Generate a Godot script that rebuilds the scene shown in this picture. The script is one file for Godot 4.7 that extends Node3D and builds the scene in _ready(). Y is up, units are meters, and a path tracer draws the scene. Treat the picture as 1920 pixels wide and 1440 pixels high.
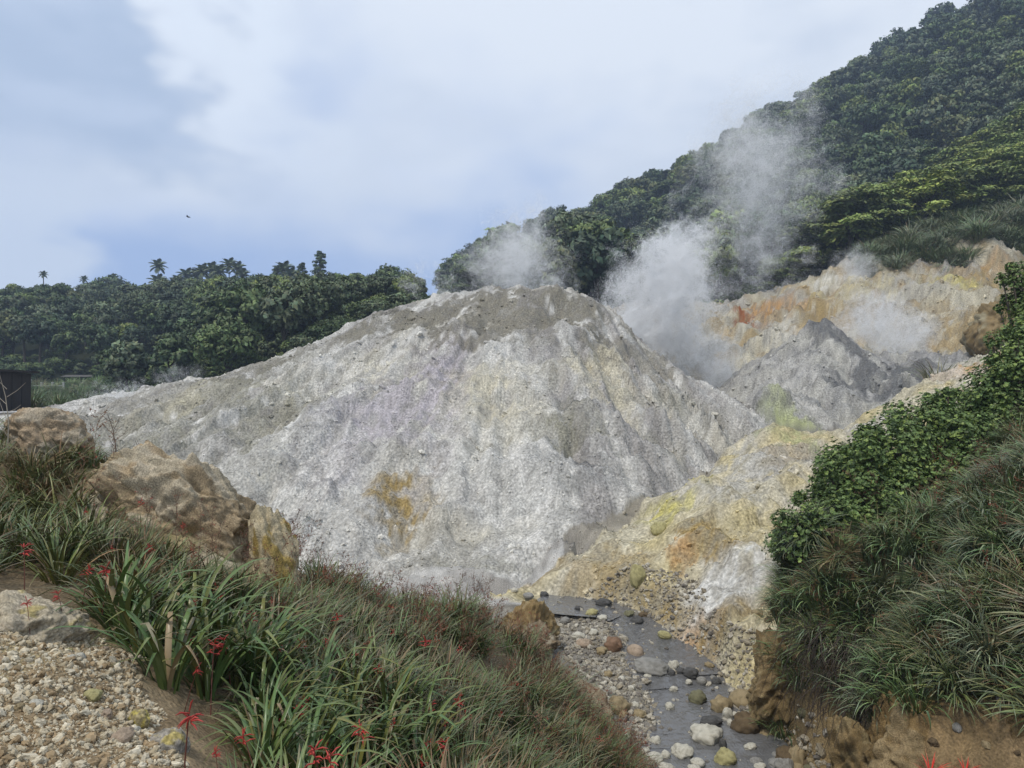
extends Node3D
# A volcanic spring valley: a bleached mineral mound, a muddy stream, grassy banks, forested hills and steam. y is up, metres; the eye stands 6 m above the stream and looks along -z.

var rng := RandomNumberGenerator.new()
var taken := {}
var mat := {}

const SHAPES := {
	"valley": [[-90, 70, -110, 4], 1.0, [[3.34, 0.05, -12.2], [3.58, 0.15, -15], [2.87, 0.72, -18.5], [1.36, 0.76, -19.3], [-0.15, 0.92, -20.6], [1.28, 1.77, -22.6], [4.17, 2.44, -24.6], [6.76, 3.02, -29], [11.51, 3.9, -37], [15.82, 6.17, -52], [17.41, 6.96, -60], [-10, 0.3, -18], [-3, 0.3, -14], [8, 0, -9], [0, 0, -9], [12, 0, -14], [-30, 1, -22], [-14, 0.5, -12], [20, 2, -25], [40, 5, -50], [25, 6, -60], [-5, 4, -65], [-29.5, 5.1, -45], [-36, 4.4, -60], [-45, 4.2, -75], [-66, 6.5, -107], [-40, 5.5, -107], [-70, 6.4, -90], [0, 7, -105], [45, 15, -105]]],
	"mound": [[-34, 18, -62, -19], 0.5, [[-22.31, 4.92, -38], [-22.04, 5.67, -41], [-20.09, 6.57, -43], [-16.25, 7.61, -45], [-11.73, 9.41, -46], [-9.23, 10.64, -46.5], [-7.33, 11.49, -47], [-3.71, 12.62, -47.5], [0, 12.82, -47], [2.94, 12.91, -46], [5.11, 11.51, -45], [6.7, 8.94, -43], [9.81, 6.91, -42], [12.14, 5.16, -39], [-2.37, 0.74, -21], [-3.81, 0.87, -20.8], [-7.29, 0.63, -20.3], [-2.68, 2.07, -23.7], [-2.94, 3.15, -26], [-3.54, 5.66, -31.3], [-4.25, 8.51, -37.5], [-4.88, 10.71, -43], [-5.33, 0.89, -21], [-6.66, 3.13, -26.2], [-8.28, 5.65, -32.5], [-9.94, 7.79, -39], [-9.08, 1.86, -23], [-10.68, 3.04, -27], [-13.47, 5.15, -34], [-14.49, 3.04, -27], [-17.73, 4.24, -33], [-16.4, 3.04, -27], [-0.15, 1.04, -21], [0, 3.17, -25.8], [0, 5.66, -31], [0, 8.45, -36.5], [0, 10.75, -42], [2.32, 2.1, -23.5], [2.65, 3.63, -26.8], [3.07, 5.66, -31], [3.69, 8.49, -37.2], [5.36, 2.57, -26.2], [6.15, 3.77, -30], [7.39, 5.61, -36], [10.88, 3.4, -35], [-33, 3.5, -37], [-30, 2, -30], [-20, 6, -58], [-8, 7.5, -60], [2, 7.5, -60], [8, 6, -56], [14, 4, -50], [16, 2.5, -40], [12, 1.5, -30]]],
	"slope": [[-7, 36, -45, -12.5], 0.5, [[-0.14, 0.87, -20.2], [1.38, 0.85, -19.6], [2.52, 1.83, -22.3], [3.86, 0.91, -17.4], [4.28, 0.71, -16], [4.42, 2.11, -21.6], [5.28, 2.81, -25.8], [5.67, 2.29, -20.6], [6.67, 2.52, -19.3], [5.8, 1.68, -16.8], [4.79, 1.04, -16.2], [8.23, 3.09, -26.5], [10.69, 3.71, -34], [12.13, 3.78, -33], [10.84, 3.51, -26], [15.39, 4.91, -34], [20.13, 6.58, -36], [25.3, 8.41, -38], [14.64, 3.92, -28], [18.89, 5.67, -30], [3, 0.2, -17], [2.4, 0.3, -18.2], [3.7, -0.4, -15.2], [11, -1, -36], [16, 2, -40], [24, 4.5, -43], [34, 6, -44], [0, 0, -17.5], [5, -1, -13], [14, 3, -14], [3, -0.5, -30], [-6, -0.5, -22]]],
	"grey": [[9, 40, -59, -39], 0.5, [[22.11, 11.11, -52], [23.72, 10.26, -51.5], [20.62, 10.48, -51.5], [19.68, 9.74, -50.5], [17.17, 7.36, -48.5], [14.16, 4.9, -44], [24.57, 9.24, -51], [27.62, 8.71, -50], [13.34, 4.09, -38.5], [15.92, 4.45, -39.5], [12.44, 4.44, -40], [20.2, 5.1, -42], [20.84, 7.45, -46], [16.81, 6.15, -44], [31.51, 7.93, -50], [12, 2, -40], [15, 6, -57], [22, 7, -58], [30, 7, -58], [35, 5, -45], [10, 2, -50]]],
	"crater": [[-10, 60, -92, -50], 0.75, [[10.51, 15.66, -78], [15.28, 14.44, -77], [19.67, 14.75, -75], [22.46, 13.48, -72], [24.84, 14.35, -71.5], [30.04, 17.01, -73], [36.2, 19.45, -75], [41.45, 18.67, -73], [48.05, 20.04, -72], [13.56, 10.43, -66], [17.41, 7.22, -60], [21.52, 9.72, -62], [27.18, 12.66, -65], [31.31, 13.02, -64], [34.72, 12.8, -62], [32.13, 9.62, -54], [37.84, 13.59, -58], [35.38, 10.59, -52], [9.42, 10.69, -70], [8, 8, -90], [20, 12, -88], [32, 15, -90], [45, 17, -90], [50, 14, -70], [42, 10, -52], [8, 5, -60], [0, 6, -75], [-10, 5, -80]]],
	"bank_left": [[-16, 7, -21, 4], 0.25, [[-2.33, 4.31, -3.46], [-2.45, 4.32, -4.3], [-1.74, 4.1, -4], [-3.45, 4.62, -5.1], [-2.74, 4.36, -4.7], [-5.42, 4.64, -8], [-6.57, 5.22, -10.5], [-6.18, 4.97, -10.8], [-4.57, 4.75, -9.8], [-3.18, 4.28, -9.2], [-2.57, 3.75, -8.5], [-2.2, 3.37, -9.2], [-1.54, 3.03, -10.4], [-0.48, 2.67, -11.4], [0.3, 2.09, -10.8], [0.83, 1.63, -9.8], [1.23, 1.26, -9.2], [-2.15, 3.91, -6], [-1.65, 3.76, -4.6], [-1.17, 3.32, -6.4], [-0.97, 3.27, -5.3], [-0.34, 2.66, -8], [-0.28, 2.6, -6.6], [0.39, 1.93, -7.9], [-7.46, 4.83, -11], [0, 4.4, 0], [-3, 4.6, 1], [3.2, 2.3, -5], [4.2, 0.4, -7], [2.3, 0.1, -10.6], [1.2, 0.1, -13.2], [-1, 1, -13], [-3, 1.5, -12.6], [-5, 2.2, -12.2], [-7, 2.6, -13], [-9.5, 3, -15], [-12, 3.4, -16], [-14, 4.6, -12], [-7, 4.9, -6], [-10, 2, -20], [0, 0, -16]]],
	"bank_right": [[4.2, 20, -25, -6], 0.25, [[4.57, 0.86, -12.5], [5.02, 2.51, -13.2], [5.16, 3.03, -13.8], [4.21, 1.12, -10], [4.77, 1.86, -10.6], [5.1, 2.24, -9.8], [4.78, 1.51, -9.2], [5.95, 2.49, -9], [5.52, 2.6, -10.6], [7.03, 3.87, -10.6], [8.3, 4.63, -12.5], [5.68, 3.02, -12.6], [6.32, 3.48, -14], [7.58, 3.93, -13.6], [8.65, 4.52, -15.5], [10.86, 5.15, -16], [11.97, 5.8, -18], [7, 3.64, -15.5], [5.2, 0, -11.5], [4.6, 0, -13.5], [5, 0.3, -15], [6, 1.5, -17], [9, 3, -18.5], [13, 4.5, -21], [18, 6, -20], [14, 5.5, -12], [9, 1.6, -7], [4.5, 0, -8], [15, 5, -24]]],
	"hill_left": [[-190, 26, -300, -78], 4, [[-180.07, 24.55, -210], [-142.91, 28.28, -210], [-123.46, 29.26, -215], [-107.58, 27.62, -230], [-79.52, 27.31, -220], [-48.49, 26.83, -190], [-30.42, 25.26, -165], [-18.86, 21.35, -140], [-11.06, 18.73, -120], [-92.48, 6.74, -108], [-73.38, 7.27, -108], [-63.06, 7.76, -110], [-51.26, 8.14, -102], [-39.73, 8.91, -92], [-28.02, 10.67, -86], [-17.57, 12.95, -80], [-11.61, 14.27, -78], [-7.37, 14.77, -80], [-200, 10, -300], [-60, 10, -300], [10, 10, -200], [10, 12, -130], [25, 8, -90], [-45, 4, -80], [-60, 4.5, -92], [-75, 4.5, -90], [-30, 5, -78], [-52, 4.5, -97]]],
	"hill_right": [[-45, 260, -400, -92], 4, [[-17.51, 27.5, -190], [-4.47, 36.48, -210], [9.8, 49.21, -230], [43.49, 68.08, -255], [86.1, 94.96, -275], [142.93, 124.25, -295], [182.72, 145.12, -305], [215.82, 162.6, -315], [304.42, 207.66, -330], [-10.6, 17.79, -115], [3.06, 18.45, -108], [13.87, 17.15, -103], [23.86, 16.15, -99], [33.7, 18.01, -97], [43.13, 20.47, -95], [53.26, 21.82, -95], [64.74, 23.85, -95], [87.06, 27.91, -95], [-40, 20, -330], [60, 60, -380], [250, 140, -400], [-10, 8, -160], [-45, 6, -110], [-45, 6, -95], [-20, 6, -100]]],
	"hill_spur": [[20, 150, -180, -70], 2, [[34.2, 17.92, -91], [49.2, 25.72, -105], [67.37, 35.81, -120], [92.91, 50.77, -136], [127.23, 69.57, -150], [34.05, 17.33, -80], [37.16, 19.37, -77], [43.15, 19.36, -76], [51.82, 22.17, -76], [68.73, 25.1, -78], [56.69, 27.57, -95], [77.65, 35.84, -105], [30, 10, -120], [55, 20, -145], [85, 28, -165], [140, 50, -185], [22, 9, -95], [33, 10, -70], [60, 12, -66]]],
}
const STAINS := [
	["mound", -3.64, -25.12, 1.10, 1.64, 0, "ochre", 1],
	["mound", -4.53, -24.71, 0.70, 0.41, 0, "ochre", 0.9],
	["mound", -5.37, -31.65, 2.91, 5.09, 20, "lav", 0.8],
	["mound", -3.05, -33.1, 1.41, 5.84, 0, "lav", 0.6],
	["mound", -6.66, -27.72, 1.77, 3.12, 0, "lav", 0.4],
	["mound", -4.86, -42.84, 5.15, 2.64, 0, "crust", 1],
	["mound", -0.3, -42.4, 5.70, 3.53, 0, "crust", 1],
	["mound", 1.12, -39.63, 3.37, 2.87, 0, "crust", 0.7],
	["mound", -3.11, -43.89, 3.73, 2.20, 0, "crust", 0.9],
	["mound", -9.55, -42.14, 3.88, 2.13, -18, "crust", 0.9],
	["mound", 3.35, -43, 1.83, 2.32, 0, "crust", 1],
	["mound", -1.66, -39.13, 1.94, 1.94, 10, "crust", 0.9],
	["mound", -13.43, -41.23, 4.08, 3.33, -10, "crust", 0.85],
	["mound", -18.79, -40.24, 4.56, 4.20, -10, "crust", 0.7],
	["mound", 6.42, -41.23, 1.31, 4.23, 40, "crust", 0.8],
	["mound", -14.24, -33.02, 4.67, 6.26, 0, "olive", 0.6],
	["mound", -14.65, -29.21, 2.48, 3.63, 0, "olive", 0.6],
	["mound", -17.72, -35.28, 2.25, 3.09, 0, "crust", 0.35],
	["mound", -13.93, -37.13, 3.15, 3.88, 0, "olive", 0.6],
	["mound", -8.92, -27.44, 2.14, 2.86, 0, "olive", 0.45],
	["mound", -7.75, -30.46, 1.29, 3.53, 15, "grey", 0.5],
	["mound", -16.51, -37.04, 1.83, 2.42, 0, "cream", 0.5],
	["mound", -11.55, -30.27, 1.29, 1.99, 0, "lgrey", 0.7],
	["mound", -9.34, -33.02, 1.17, 2.84, 0, "cream", 0.5],
	["mound", 0.93, -26.37, 0.93, 1.90, 10, "grey", 0.5],
	["mound", -6.89, -36.06, 1.53, 2.70, 0, "cream", 0.5],
	["mound", -8.44, -33.14, 1.17, 3.39, 20, "olive", 0.7],
	["mound", -11.12, -32.76, 1.85, 3.52, 0, "olive", 0.6],
	["mound", -11.08, -39.13, 1.38, 4.19, 0, "white", 0.6],
	["mound", -8.19, -36.15, 1.53, 3.51, 0, "white", 0.6],
	["mound", -7.44, -26.34, 2.05, 4.48, 0, "white", 0.5],
	["mound", -0.69, -32.35, 1.83, 3.06, 0, "cream", 0.6],
	["mound", 0.95, -33.61, 1.66, 2.50, 0, "white", 0.5],
	["mound", 4.22, -35.06, 1.49, 3.02, 20, "cream", 0.7],
	["mound", 1.86, -29.21, 0.83, 1.14, 0, "olive", 0.9],
	["mound", 2.84, -30.94, 0.66, 2.61, -20, "olive", 0.6],
	["mound", 5.13, -32.97, 1.05, 3.06, -20, "cream", 0.5],
	["mound", 7.64, -37.23, 1.32, 2.43, -30, "olive", 0.5],
	["mound", 8.46, -35.19, 1.25, 2.00, 0, "white", 0.6],
	["mound", 10.2, -36.99, 1.05, 1.23, 0, "grey", 0.7],
	["mound", 2.93, -25.97, 1.29, 1.23, 0, "grey", 0.6],
	["mound", -1.17, -27.54, 2.34, 3.50, 0, "white", 0.5],
	["mound", -3.29, -22.25, 3.15, 1.20, 0, "lgrey", 0.6],
	["mound", -10.12, -25.61, 2.17, 2.56, 0, "lgrey", 0.7],
	["mound", 9.45, -40.45, 1.15, 2.16, 0, "crust", 0.7],
	["mound", -0.92, -21.66, 1.23, 0.47, 0, "olive", 0.5],
	["slope", 4.53, -22.95, 0.52, 1.06, 0, "sulphur", 1],
	["slope", 6.02, -25.06, 0.71, 1.97, -30, "sulphur", 0.9],
	["slope", 5.09, -23.27, 0.66, 0.95, 0, "sulphur", 0.7],
	["slope", 5.26, -20.14, 0.78, 1.65, -20, "ochre", 1],
	["slope", 4.38, -19.74, 0.63, 0.72, 0, "orange", 0.8],
	["slope", 7.16, -20.72, 1.03, 2.77, 0, "pale", 0.9],
	["slope", 2.18, -20.66, 1.02, 0.92, 0, "tan", 0.6],
	["slope", 0.59, -21.06, 0.75, 0.85, 0, "tan", 0.7],
	["slope", 2.87, -21.39, 0.91, 0.80, 0, "cream", 0.8],
	["slope", 7.39, -22.77, 1.29, 2.25, 0, "cream", 0.8],
	["slope", 3.16, -20.4, 0.87, 1.04, 0, "ochre", 0.6],
	["slope", 4.97, -18.07, 1.15, 0.93, -25, "white", 1],
	["slope", 6.2, -17.96, 0.89, 0.87, -25, "white", 0.9],
	["slope", 4.02, -16.8, 0.71, 0.57, 0, "orange", 0.75],
	["slope", 4.86, -16.82, 0.71, 0.48, 0, "ochre", 0.8],
	["slope", 9.22, -28.36, 1.81, 2.89, 0, "lgrey", 0.8],
	["slope", 10.95, -28.69, 1.62, 1.89, 0, "tan", 0.5],
	["slope", 5.78, -16.91, 0.36, 0.43, 0, "rust", 0.9],
	["slope", 3.62, -18.68, 0.40, 0.84, -30, "ochre", 0.9],
	["slope", 6.86, -23.15, 0.98, 2.10, 0, "lgrey", 0.7],
	["slope", 3.79, -22.37, 0.79, 1.25, 0, "cream", 0.6],
	["slope", 11.59, -30.94, 1.09, 1.22, 0, "green", 0.8],
	["slope", 17.46, -33.36, 2.83, 2.62, -20, "cream", 0.6],
	["slope", 21.26, -33.74, 1.19, 3.98, -20, "orange", 0.9],
	["slope", 20.4, -35.15, 0.99, 2.07, 0, "white", 0.6],
	["slope", 15.07, -31.33, 1.33, 2.63, 0, "lgrey", 0.7],
	["slope", 6.19, -19.94, 0.71, 1.59, 0, "pale", 0.6],
	["grey", 21.26, -50, 1.77, 2.19, 0, "dgrey", 1],
	["grey", 21.84, -45.37, 2.89, 2.45, 0, "dgrey", 1],
	["grey", 24.89, -46.25, 1.96, 2.01, 0, "dgrey", 1],
	["grey", 16.31, -45.2, 1.60, 8.89, 0, "lgrey", 0.9],
	["grey", 18.6, -47.75, 0.84, 3.22, 0, "lgrey", 0.7],
	["grey", 14.35, -39.03, 1.93, 0.56, 0, "green", 0.9],
	["grey", 13.04, -39.23, 0.83, 0.57, 0, "grey", 0.8],
	["grey", 16.35, -40.55, 1.15, 1.30, 0, "lgrey", 0.9],
	["grey", 14.19, -39.33, 0.70, 1.13, 0, "green", 0.6],
	["grey", 18.38, -41.92, 1.78, 1.34, 0, "grey", 0.8],
	["crater", 23.73, -71.21, 1.81, 3.08, 0, "orange", 0.9],
	["crater", 26.32, -70.04, 1.98, 3.04, -15, "orange", 0.65],
	["crater", 27.29, -66.38, 1.88, 3.22, 0, "ochre", 0.9],
	["crater", 31.76, -69.95, 3.47, 2.96, -15, "pale", 0.8],
	["crater", 30.82, -72.4, 2.56, 1.65, -15, "white", 0.6],
	["crater", 42.03, -68.1, 2.89, 2.43, 0, "ochre", 0.9],
	["crater", 39.87, -68.54, 1.94, 2.68, 0, "sulphur", 0.6],
	["crater", 30.2, -64.54, 3.20, 2.99, 0, "tan", 0.6],
	["crater", 15.97, -66.3, 4.22, 5.20, 0, "lgrey", 0.8],
	["crater", 17.9, -61.64, 2.18, 2.14, 0, "cream", 0.7],
	["crater", 21.81, -62.84, 2.22, 4.24, 0, "cream", 0.7],
	["crater", 33.73, -64.3, 2.73, 2.39, 0, "brown", 0.6],
	["crater", 34.13, -54.12, 1.91, 7.66, 0, "tan", 0.9],
	["crater", 21.96, -71.21, 0.71, 2.14, 0, "rust", 1],
	["crater", 35.64, -62.84, 3.56, 6.53, 0, "cream", 0.5],
	["crater", 30.78, -60.32, 2.56, 4.54, 0, "lgrey", 0.7],
	["crater", 45.79, -70.13, 1.99, 0.95, 0, "orange", 0.6],
	["crater", 24.67, -64.46, 2.28, 2.38, 0, "white", 0.5],
	["bank_right", 4.87, -13.32, 0.57, 3.14, 0, "tan", 0.7],
	["bank_left", -3.14, -9.46, 0.33, 2.60, 0, "cream", 0.9],
	["bank_left", -4.54, -9.06, 0.58, 1.48, 0, "cream", 0.8],
	["bank_left", -3.46, -8.76, 0.50, 1.20, 0, "pale", 0.8],
	["bank_left", -5.33, -9.93, 0.42, 1.17, 0, "pale", 0.8],
	["bank_left", -3.84, -8.64, 0.55, 1.27, 0, "pale", 0.6],
	["bank_left", -2.84, -4.49, 0.29, 1.15, 0, "pale", 0.5],
	["bank_left", -5.39, -9.79, 0.42, 1.15, 0, "tan", 0.8],
	["bank_left", -3.26, -7.98, 0.51, 0.89, 0, "cream", 0.5],
]
const MINERAL := {"ochre": [.32, .235, .10], "lav": [.42, .39, .415], "crust": [.225, .21, .17], "olive": [.25, .24, .185], "dark": [.10, .10, .095], "cream": [.52, .48, .36], "white": [.60, .59, .55], "sulphur": [.52, .47, .17], "orange": [.44, .265, .11], "pale": [.50, .43, .24], "tan": [.33, .25, .13], "rust": [.27, .09, .035], "grey": [.30, .30, .29], "lgrey": [.44, .43, .40], "green": [.40, .43, .22], "brown": [.17, .12, .07], "dgrey": [.14, .142, .143]}
const STREAM_STONES := [  # x, z, width, height, kind
	[2.95, -16.01, 0.68, 0.25, "g"],
	[3.43, -16.13, 0.23, 0.18, "w"],
	[2.81, -15.74, 0.18, 0.12, "w"],
	[3.33, -15.82, 0.16, 0.12, "d"],
	[3.63, -15.58, 0.14, 0.10, "w"],
	[3.72, -15.78, 0.31, 0.17, "d"],
	[3.9, -15.62, 0.21, 0.14, "g"],
	[3.53, -15.91, 0.20, 0.12, "d"],
	[4.21, -15.66, 0.20, 0.12, "d"],
	[4.17, -15.76, 0.11, 0.08, "g"],
	[3.26, -15.31, 0.17, 0.10, "w"],
	[3.65, -14.86, 0.36, 0.23, "o"],
	[3.02, -14.51, 0.18, 0.15, "w"],
	[3.99, -14.47, 0.37, 0.27, "t"],
	[4.45, -14.71, 0.48, 0.27, "t"],
	[4.66, -14.62, 0.14, 0.10, "t"],
	[4.68, -13.73, 0.27, 0.17, "t"],
	[4.67, -13.27, 0.17, 0.08, "w"],
	[4, -14.09, 0.20, 0.24, "w"],
	[4.19, -14.27, 0.16, 0.09, "w"],
	[4.23, -13.7, 0.52, 0.35, "b"],
	[4.63, -13.87, 0.37, 0.27, "b"],
	[4.5, -12.5, 0.34, 0.27, "b"],
	[4.65, -12.37, 0.28, 0.40, "t"],
	[4.59, -13.82, 0.18, 0.16, "t"],
	[4.47, -13.52, 0.29, 0.14, "t"],
	[4.5, -12.4, 0.18, 0.18, "g"],
	[4.62, -12.26, 0.29, 0.17, "t"],
	[3.98, -13.84, 0.13, 0.12, "w"],
	[3.62, -13.86, 0.41, 0.15, "d"],
	[3.3, -13.68, 0.16, 0.10, "g"],
	[3.42, -13.3, 0.55, 0.28, "w"],
	[3.46, -13.17, 0.16, 0.07, "w"],
	[2.84, -12.75, 0.36, 0.18, "w"],
	[2.35, -12.56, 0.30, 0.21, "w"],
	[2.56, -12.69, 0.18, 0.11, "w"],
	[3.53, -12.56, 0.39, 0.23, "y"],
	[3.6, -12.97, 0.13, 0.17, "d"],
	[3.02, -12.4, 0.23, 0.12, "w"],
	[2.93, -12.2, 0.22, 0.13, "w"],
	[2.5, -12.26, 0.26, 0.12, "w"],
	[4.38, -12.23, 0.29, 0.21, "g"],
	[4.4, -12.4, 0.44, 0.11, "g"],
	[4.21, -10.57, 0.25, 0.43, "w"],
	[4.25, -10.3, 0.16, 0.13, "b"],
	[4.65, -12.1, 0.17, 0.12, "b"],
	[4.73, -12.13, 0.15, 0.10, "o"],
	[4.06, -12.98, 0.24, 0.08, "w"],
	[4.01, -12.48, 0.19, 0.07, "g"],
	[4.01, -12.31, 0.17, 0.07, "w"],
	[4.35, -12.23, 0.16, 0.10, "w"],
	[2.5, -13.2, 0.22, 0.17, "w"],
	[2.37, -14.05, 0.26, 0.14, "t"],
	[2.27, -17, 0.41, 0.29, "r"],
	[2.73, -16.85, 0.38, 0.31, "p"],
	[2.01, -16.82, 0.26, 0.15, "t"],
	[1.63, -17.17, 0.34, 0.17, "p"],
	[1.9, -17.73, 0.23, 0.13, "w"],
	[1.54, -17.55, 0.30, 0.15, "w"],
	[1.29, -18.35, 0.26, 0.12, "g"],
	[3.03, -18.33, 0.34, 0.16, "d"],
	[2.34, -19.34, 0.41, 0.18, "d"],
	[3.52, -17.57, 0.34, 0.16, "y"],
	[2.19, -18.33, 0.26, 0.12, "w"],
	[2.57, -17.84, 0.18, 0.11, "g"],
	[2.87, -18.68, 0.26, 0.12, "o"],
	[3.23, -18.73, 0.27, 0.13, "b"],
	[1.96, -18.56, 0.34, 0.13, "y"],
	[2, -14.22, 0.38, 0.34, "t"],
	[2, -15.8, 0.20, 0.11, "t"],
	[2.25, -15.58, 0.15, 0.10, "w"],
	[2.39, -15.13, 0.15, 0.10, "w"],
	[2.02, -15.13, 0.13, 0.09, "w"],
	[2.34, -14.45, 0.16, 0.10, "w"],
	[2.25, -12.84, 0.15, 0.09, "w"],
	[2.06, -14, 0.20, 0.12, "t"],
	[1.66, -18.9, 0.21, 0.11, "d"],
	[0.85, -20.04, 0.23, 0.11, "d"],
	[0.42, -19.86, 0.28, 0.13, "g"],
	[0.07, -20.22, 0.20, 0.10, "w"],
	[3.23, -19.49, 0.41, 0.50, "y"],
	[4.37, -22.51, 0.48, 0.35, "y"],
	[5.29, -16.34, 0.25, 0.14, "t"],
	[5.74, -16.3, 0.23, 0.14, "t"],
	[5.44, -16.09, 0.18, 0.11, "b"],
	[4.22, -16.21, 0.21, 0.09, "t"],
	[4.74, -12.26, 0.14, 0.10, "b"],
	[4.79, -12.18, 0.12, 0.09, "t"],
	[4.41, -12.69, 0.13, 0.07, "g"],
]
const FLOWERS := [  # x, z
	[-3.42, -5.31],
	[-2.95, -5],
	[-3.12, -5.47],
	[-4.62, -8.35],
	[-4.55, -7.99],
	[-3.58, -6.77],
	[-3.52, -8.22],
	[-3.98, -8.39],
	[-2.06, -5.21],
	[-1.97, -5.33],
	[-1.67, -6.1],
	[-1.71, -7.13],
	[-2.02, -7.82],
	[-2.29, -7.12],
	[-1.79, -5.82],
	[-1.95, -4.91],
	[-1.51, -4.83],
	[-1.39, -5.37],
	[-1.43, -3.72],
	[-1.28, -3.9],
	[-1.5, -3.5],
	[-1.21, -4.88],
	[-0.9, -3.75],
	[-1.19, -3.24],
	[-4.31, -21.23],
	[-1.54, -6.53],
	[-1.38, -6.77],
	[-0.92, -8.02],
	[-1.28, -5.64],
	[-1.13, -5.47],
	[-0.9, -3.7],
	[-0.95, -4.68],
	[-0.52, -5.74],
	[-0.69, -5.92],
	[-0.37, -6.8],
	[-0.25, -7.66],
	[0.22, -7.7],
	[-0.54, -6.94],
	[-0.64, -6.33],
	[-1.04, -3.57],
	[-1.36, -4.85],
	[-1.17, -3.46],
	[-1.19, -6.48],
	[-0.91, -5.87],
	[-3.01, -4.74],
	[-2.95, -5.44],
	[-2.07, -6.01],
	[-1.6, -5.68],
]
func _ready() -> void:
	rng.seed = 20240611
	# ---- camera, sky, sun, exposure
	var cam := Camera3D.new()
	cam.name = "camera"
	cam.position = Vector3(0, 6, 0)
	cam.rotation_degrees = Vector3(1.0, 0, 0)
	cam.fov = 54.0
	cam.near = 0.05
	cam.far = 2000.0
	cam.current = true
	add_child(cam)
	var env := Environment.new()
	env.background_mode = Environment.BG_SKY
	var sky := Sky.new()
	var pano := PanoramaSkyMaterial.new()
	pano.panorama = ImageTexture.create_from_image(sky_picture())
	sky.sky_material = pano
	env.sky = sky
	env.background_energy_multiplier = 0.73
	env.tonemap_mode = Environment.TONE_MAPPER_LINEAR
	env.tonemap_exposure = 1.6
	env.fog_enabled = true
	env.fog_density = 0.0007
	env.fog_light_color = Color(0.80, 0.88, 1.0)
	env.volumetric_fog_enabled = true
	env.volumetric_fog_density = 0.0
	env.sdfgi_enabled = true
	env.ssao_enabled = true
	env.ssil_enabled = true
	var world := WorldEnvironment.new()
	world.name = "environment"
	world.environment = env
	add_child(world)
	var sun := DirectionalLight3D.new()
	sun.name = "sun"
	sun.light_energy = 0.5
	sun.light_angular_distance = 10.0
	sun.light_color = Color(1.0, 0.965, 0.91)
	sun.shadow_enabled = true
	sun.rotation_degrees = Vector3(-58, -38, 0)
	add_child(sun)
	# ---- setting
	make_materials()
	shape_land()
	build_land()
	build_hills()
	build_stream()
	build_rocks()
	build_rubble()
	build_forest()
	build_banks()
	build_shrubs()
	build_flowers()
	build_structures()
	build_steam()
	single_out()


# ---------------------------------------------------------------- helpers

func numbered(called: String) -> String:
	var n: int = taken.get(called, 0)
	taken[called] = n + 1
	return called if n == 0 else "%s_%03d" % [called, n]


func tag(o: Node, label: String, category: String, group := "", kind := "") -> void:
	if label:
		o.set_meta("label", label)
	if category:
		o.set_meta("category", category)
	if group:
		o.set_meta("group", group)
	if kind:
		o.set_meta("kind", kind)


func thing(called: String, at: Vector3, label: String, category: String, group := "", kind := "") -> Node3D:
	var o := Node3D.new()
	o.name = numbered(called)
	o.position = at
	add_child(o)
	tag(o, label, category, group, kind)
	return o


# things that look alike are told apart by their order across the view
func single_out() -> void:
	var alike := {}
	for o in get_children():
		if o.has_meta("label") and o.has_meta("group"):
			var l: String = o.get_meta("label")
			if not alike.has(l):
				alike[l] = []
			alike[l].append(o)
	var order := ["first", "second", "third", "fourth", "fifth", "sixth", "seventh", "eighth", "ninth", "tenth", "eleventh", "twelfth", "thirteenth", "fourteenth", "fifteenth", "sixteenth", "seventeenth", "eighteenth", "nineteenth", "twentieth", "twenty-first", "twenty-second", "twenty-third", "twenty-fourth", "twenty-fifth", "twenty-sixth"]
	for l in alike:
		var all: Array = alike[l]
		if all.size() < 2 or all.size() > order.size() or l.split(" ").size() > 13:
			continue
		all.sort_custom(func(a, b): return a.position.x / -a.position.z < b.position.x / -b.position.z)
		for k in all.size():
			all[k].set_meta("label", "%s, %s from left" % [l, order[k]])


func part(called: String, mesh: Mesh, m: Material, parent: Node) -> MeshInstance3D:
	var o := MeshInstance3D.new()
	o.name = called if parent != self else numbered(called)
	o.mesh = mesh
	if m:
		o.material_override = m
	parent.add_child(o, true)
	return o


func fbm(seed_: int, freq: float, octaves := 4, kind := FastNoiseLite.TYPE_SIMPLEX_SMOOTH, fractal := FastNoiseLite.FRACTAL_FBM) -> FastNoiseLite:
	var n := FastNoiseLite.new()
	n.seed = seed_
	n.frequency = freq
	n.noise_type = kind
	n.fractal_type = fractal if octaves > 1 else FastNoiseLite.FRACTAL_NONE
	n.fractal_octaves = octaves
	return n


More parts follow.
